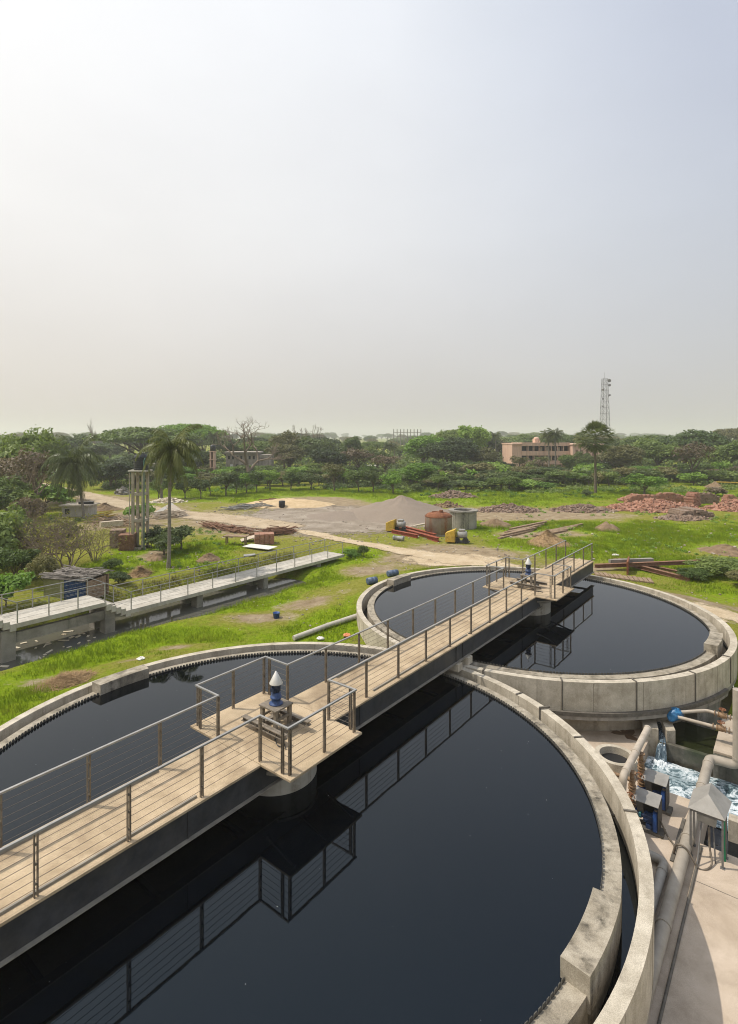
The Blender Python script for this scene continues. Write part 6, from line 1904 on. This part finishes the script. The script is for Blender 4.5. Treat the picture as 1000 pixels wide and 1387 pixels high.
# low undergrowth: leafy weeds round the thickets
def weeds(name, us, Ys, n, rad, leaf, per, L):
    cs = []
    for _ in range(n):
        u = r.uniform(*us); Y = r.uniform(*Ys); x, y = atY(u, Y)
        if float(fbm(x / 7, y / 7, 91, 3)) < .47: continue
        cs.append((x, y, gz(x, y) + rad * .15))
    cs = np.array(cs); rs2 = rad * r.uniform(.4, 1.2, len(cs))
    V, Q = clump_leaves(cs, rs2, per, L, r, .6, .2)
    o = link(bpy.data.objects.new(name, np_mesh(name, V, Q, False, [MT[leaf]]))); o['kind'] = 'stuff'
def far_weeds(n, Ys, rad, leaf, per, L):
    Y = Ys[0] + (Ys[1] - Ys[0]) * r.random(n); u = r.uniform(-80, 1080, n); x = (u - CX) * Y / F
    cs = np.stack([x, Y, g(x, Y) + rad * .3], -1); rs2 = rad * r.uniform(.5, 1.3, n)
    V, Q = clump_leaves(cs, rs2, per, L, r, .8, .3)
    o = link(bpy.data.objects.new('undergrowth', np_mesh('undergrowth', V, Q, False, [MT[leaf]]))); o['kind'] = 'stuff'
far_weeds(1500, (112, 170), 1.5, 'leaf_dark', 34, .36)
far_weeds(700, (105, 165), 1.2, 'leaf_mid', 34, .32)
far_weeds(900, (170, 300), 2.4, 'leaf_mid', 30, .7)
weeds('undergrowth', (545, 1050), (92, 130), 900, .9, 'leaf_mid', 40, .17)
weeds('undergrowth', (560, 1050), (84, 120), 420, .6, 'leaf_bright', 34, .14)
weeds('undergrowth', (140, 570), (99, 116), 700, 1.1, 'leaf_dark', 40, .2)
weeds('undergrowth', (140, 570), (97, 112), 300, .9, 'leaf_mid', 40, .18)
weeds('undergrowth', (150, 560), (92, 122), 420, .6, 'leaf_bright', 34, .14)
weeds('undergrowth', (-60, 110), (36, 62), 260, .6, 'leaf_mid', 60, .10)
weeds('weeds', (120, 300), (38, 58), 70, .35, 'leaf_bright', 60, .06)
weeds('weeds', (660, 1040), (44, 78), 260, .35, 'leaf_bright', 60, .07)
# reeds and dead growth along the canal edge
x, y, z, lush, bare = scatter(-24, 2, 24, 46, 26000, r)
s = (x - M[0]) * D[0] + (y - M[1]) * D[1]; t = (x - M[0]) * T[0] + (y - M[1]) * T[1]
k = (t < -18.6) & (t > -23) & (z < -.95) & (s < 14)
V = blades(x[k], y[k], z[k], np.full(k.sum(), .27), np.full(k.sum(), .014), r, 5, .12)
o = link(bpy.data.objects.new('reeds', np_mesh('reeds', V, np.arange(len(V)).reshape(-1, 3), False, [MT['reed']]))); o['kind'] = 'stuff'
# ================================================================ SKY, SUN, CAMERA
def finish():
    w = bpy.data.worlds.new('World'); sc.world = w; w.use_nodes = True
    nt = w.node_tree
    bg = nt.nodes['Background']
    sky = nd(nt, 'ShaderNodeTexSky', sky_type='NISHITA')
    sun = Vector((-.59, .085, 1.0)).normalized()
    sky.sun_disc = False
    sky.sun_elevation = math.asin(sun.z)
    sky.sun_rotation = math.atan2(sun.x, sun.y)
    sky.altitude = 0; sky.air_density = SKY[0]; sky.dust_density = SKY[1]; sky.ozone_density = SKY[2]
    # dusty daylight: the Nishita sky veiled by bright haze, brightest towards the sun
    gen = nd(nt, 'ShaderNodeTexCoord').outputs['Generated']
    sx = nd(nt, 'ShaderNodeSeparateXYZ'); nt.links.new(gen, sx.inputs[0])
    veil = ramp(nt, sx.outputs['Z'], [(0.0, VEIL[0]), (.12, VEIL[1]), (.34, VEIL[2]), (.62, VEIL[3]), (1.0, VEIL[4])])
    k = 1.0 / SKY[3]
    dp = nd(nt, 'ShaderNodeVectorMath', operation='DOT_PRODUCT'); nt.links.new(gen, dp.inputs[0]); dp.inputs[1].default_value = sun
    gl = ramp(nt, math_(nt, 'ADD', math_(nt, 'MULTIPLY', dp.outputs['Value'], .5), .5), [(.45, (.83, .88, .95)), (.62, (.96, .98, 1.01)), (.8, (1.10, 1.09, 1.07)), (1.0, (1.35, 1.3, 1.2))])
    veil = mixc(nt, 1.0, veil, gl, 'MULTIPLY')
    xz = math_(nt, 'MULTIPLY', sx.outputs['X'], sx.outputs['Z'])
    rt = ramp(nt, math_(nt, 'ADD', xz, .5), [(.42, (1.0, 1.0, 1.0)), (.53, (.97, .975, .985)), (.62, (.86, .88, .92)), (.74, (.71, .74, .82))])
    veil = mixc(nt, 1.0, veil, rt, 'MULTIPLY')
    cl = ramp(nt, noise(nt, 2.2, 4, .55, vec=gen, stretch=(1, 1, 2.2)), [(.3, (.97, .97, .97)), (.7, (1.03, 1.03, 1.03))])
    veil = mixc(nt, 1.0, veil, cl, 'MULTIPLY')
    veil = mixc(nt, 1.0, veil, (k, k, k), 'MULTIPLY')
    nt.links.new(mixc(nt, VEIL_F, sky.outputs[0], veil), bg.inputs[0])
    bg.inputs[1].default_value = SKY[3]
    L = bpy.data.lights.new('sun', 'SUN'); L.energy = SUN; L.angle = R(.6); L.color = (1.0, .93, .82)
    o = link(bpy.data.objects.new('sun', L)); o.rotation_euler = sun.to_track_quat('Z', 'Y').to_euler(); o.location = (-30, 5, 60)
    cam = bpy.data.cameras.new('camera')
    co = link(bpy.data.objects.new('camera', cam))
    co.location = (0, 0, H); co.rotation_euler = (R(90), 0, 0)
    cam.sensor_fit = 'HORIZONTAL'; cam.sensor_width = 36.0; cam.lens = 36.0 * F / 1000
    cam.shift_x = (500 - CX) / 1000.0; cam.shift_y = -(693.5 - VH) / 1000.0
    cam.clip_start = .1; cam.clip_end = 12000
    sc.camera = co
    if HAZE > 0:
        b = MB(); b.box(0, 1600, 27, 6800, 4800, 66)
        m = bpy.data.materials.new('haze_air'); m.use_nodes = True
        n2 = m.node_tree; n2.nodes.remove(n2.nodes['Principled BSDF'])
        pv = nd(n2, 'ShaderNodeVolumePrincipled')
        pv.inputs['Color'].default_value = (.93, .93, .92, 1); pv.inputs['Density'].default_value = HAZE
        pv.inputs['Anisotropy'].default_value = .25
        n2.links.new(pv.outputs[0], n2.nodes['Material Output'].inputs['Volume'])
        b.build('haze', m, kind='stuff')
    sc.render.engine = 'CYCLES'
    sc.cycles.use_denoising = True
    sc.cycles.pixel_filter_type = 'BLACKMAN_HARRIS'; sc.cycles.filter_width = 1.05
    sc.cycles.max_bounces = 6; sc.cycles.diffuse_bounces = 2; sc.cycles.glossy_bounces = 3
    sc.cycles.transparent_max_bounces = 12; sc.cycles.volume_bounces = 1
    sc.cycles.transmission_bounces = 2
    vs = sc.view_settings
    vs.view_transform = 'Standard'; vs.look = 'None'; vs.exposure = EXPO; vs.gamma = 1.0; vs.use_curve_mapping = False
VEIL = [(.765, .69, .615), (.84, .785, .725), (.95, .94, .925), (.92, .95, 1.0), (.66, .78, .98)]; VEIL_F = .85
SKY = (1.0, 6.0, 1.0, .10); SUN = 3.5; HAZE = .00055; EXPO = 0.0
finish()
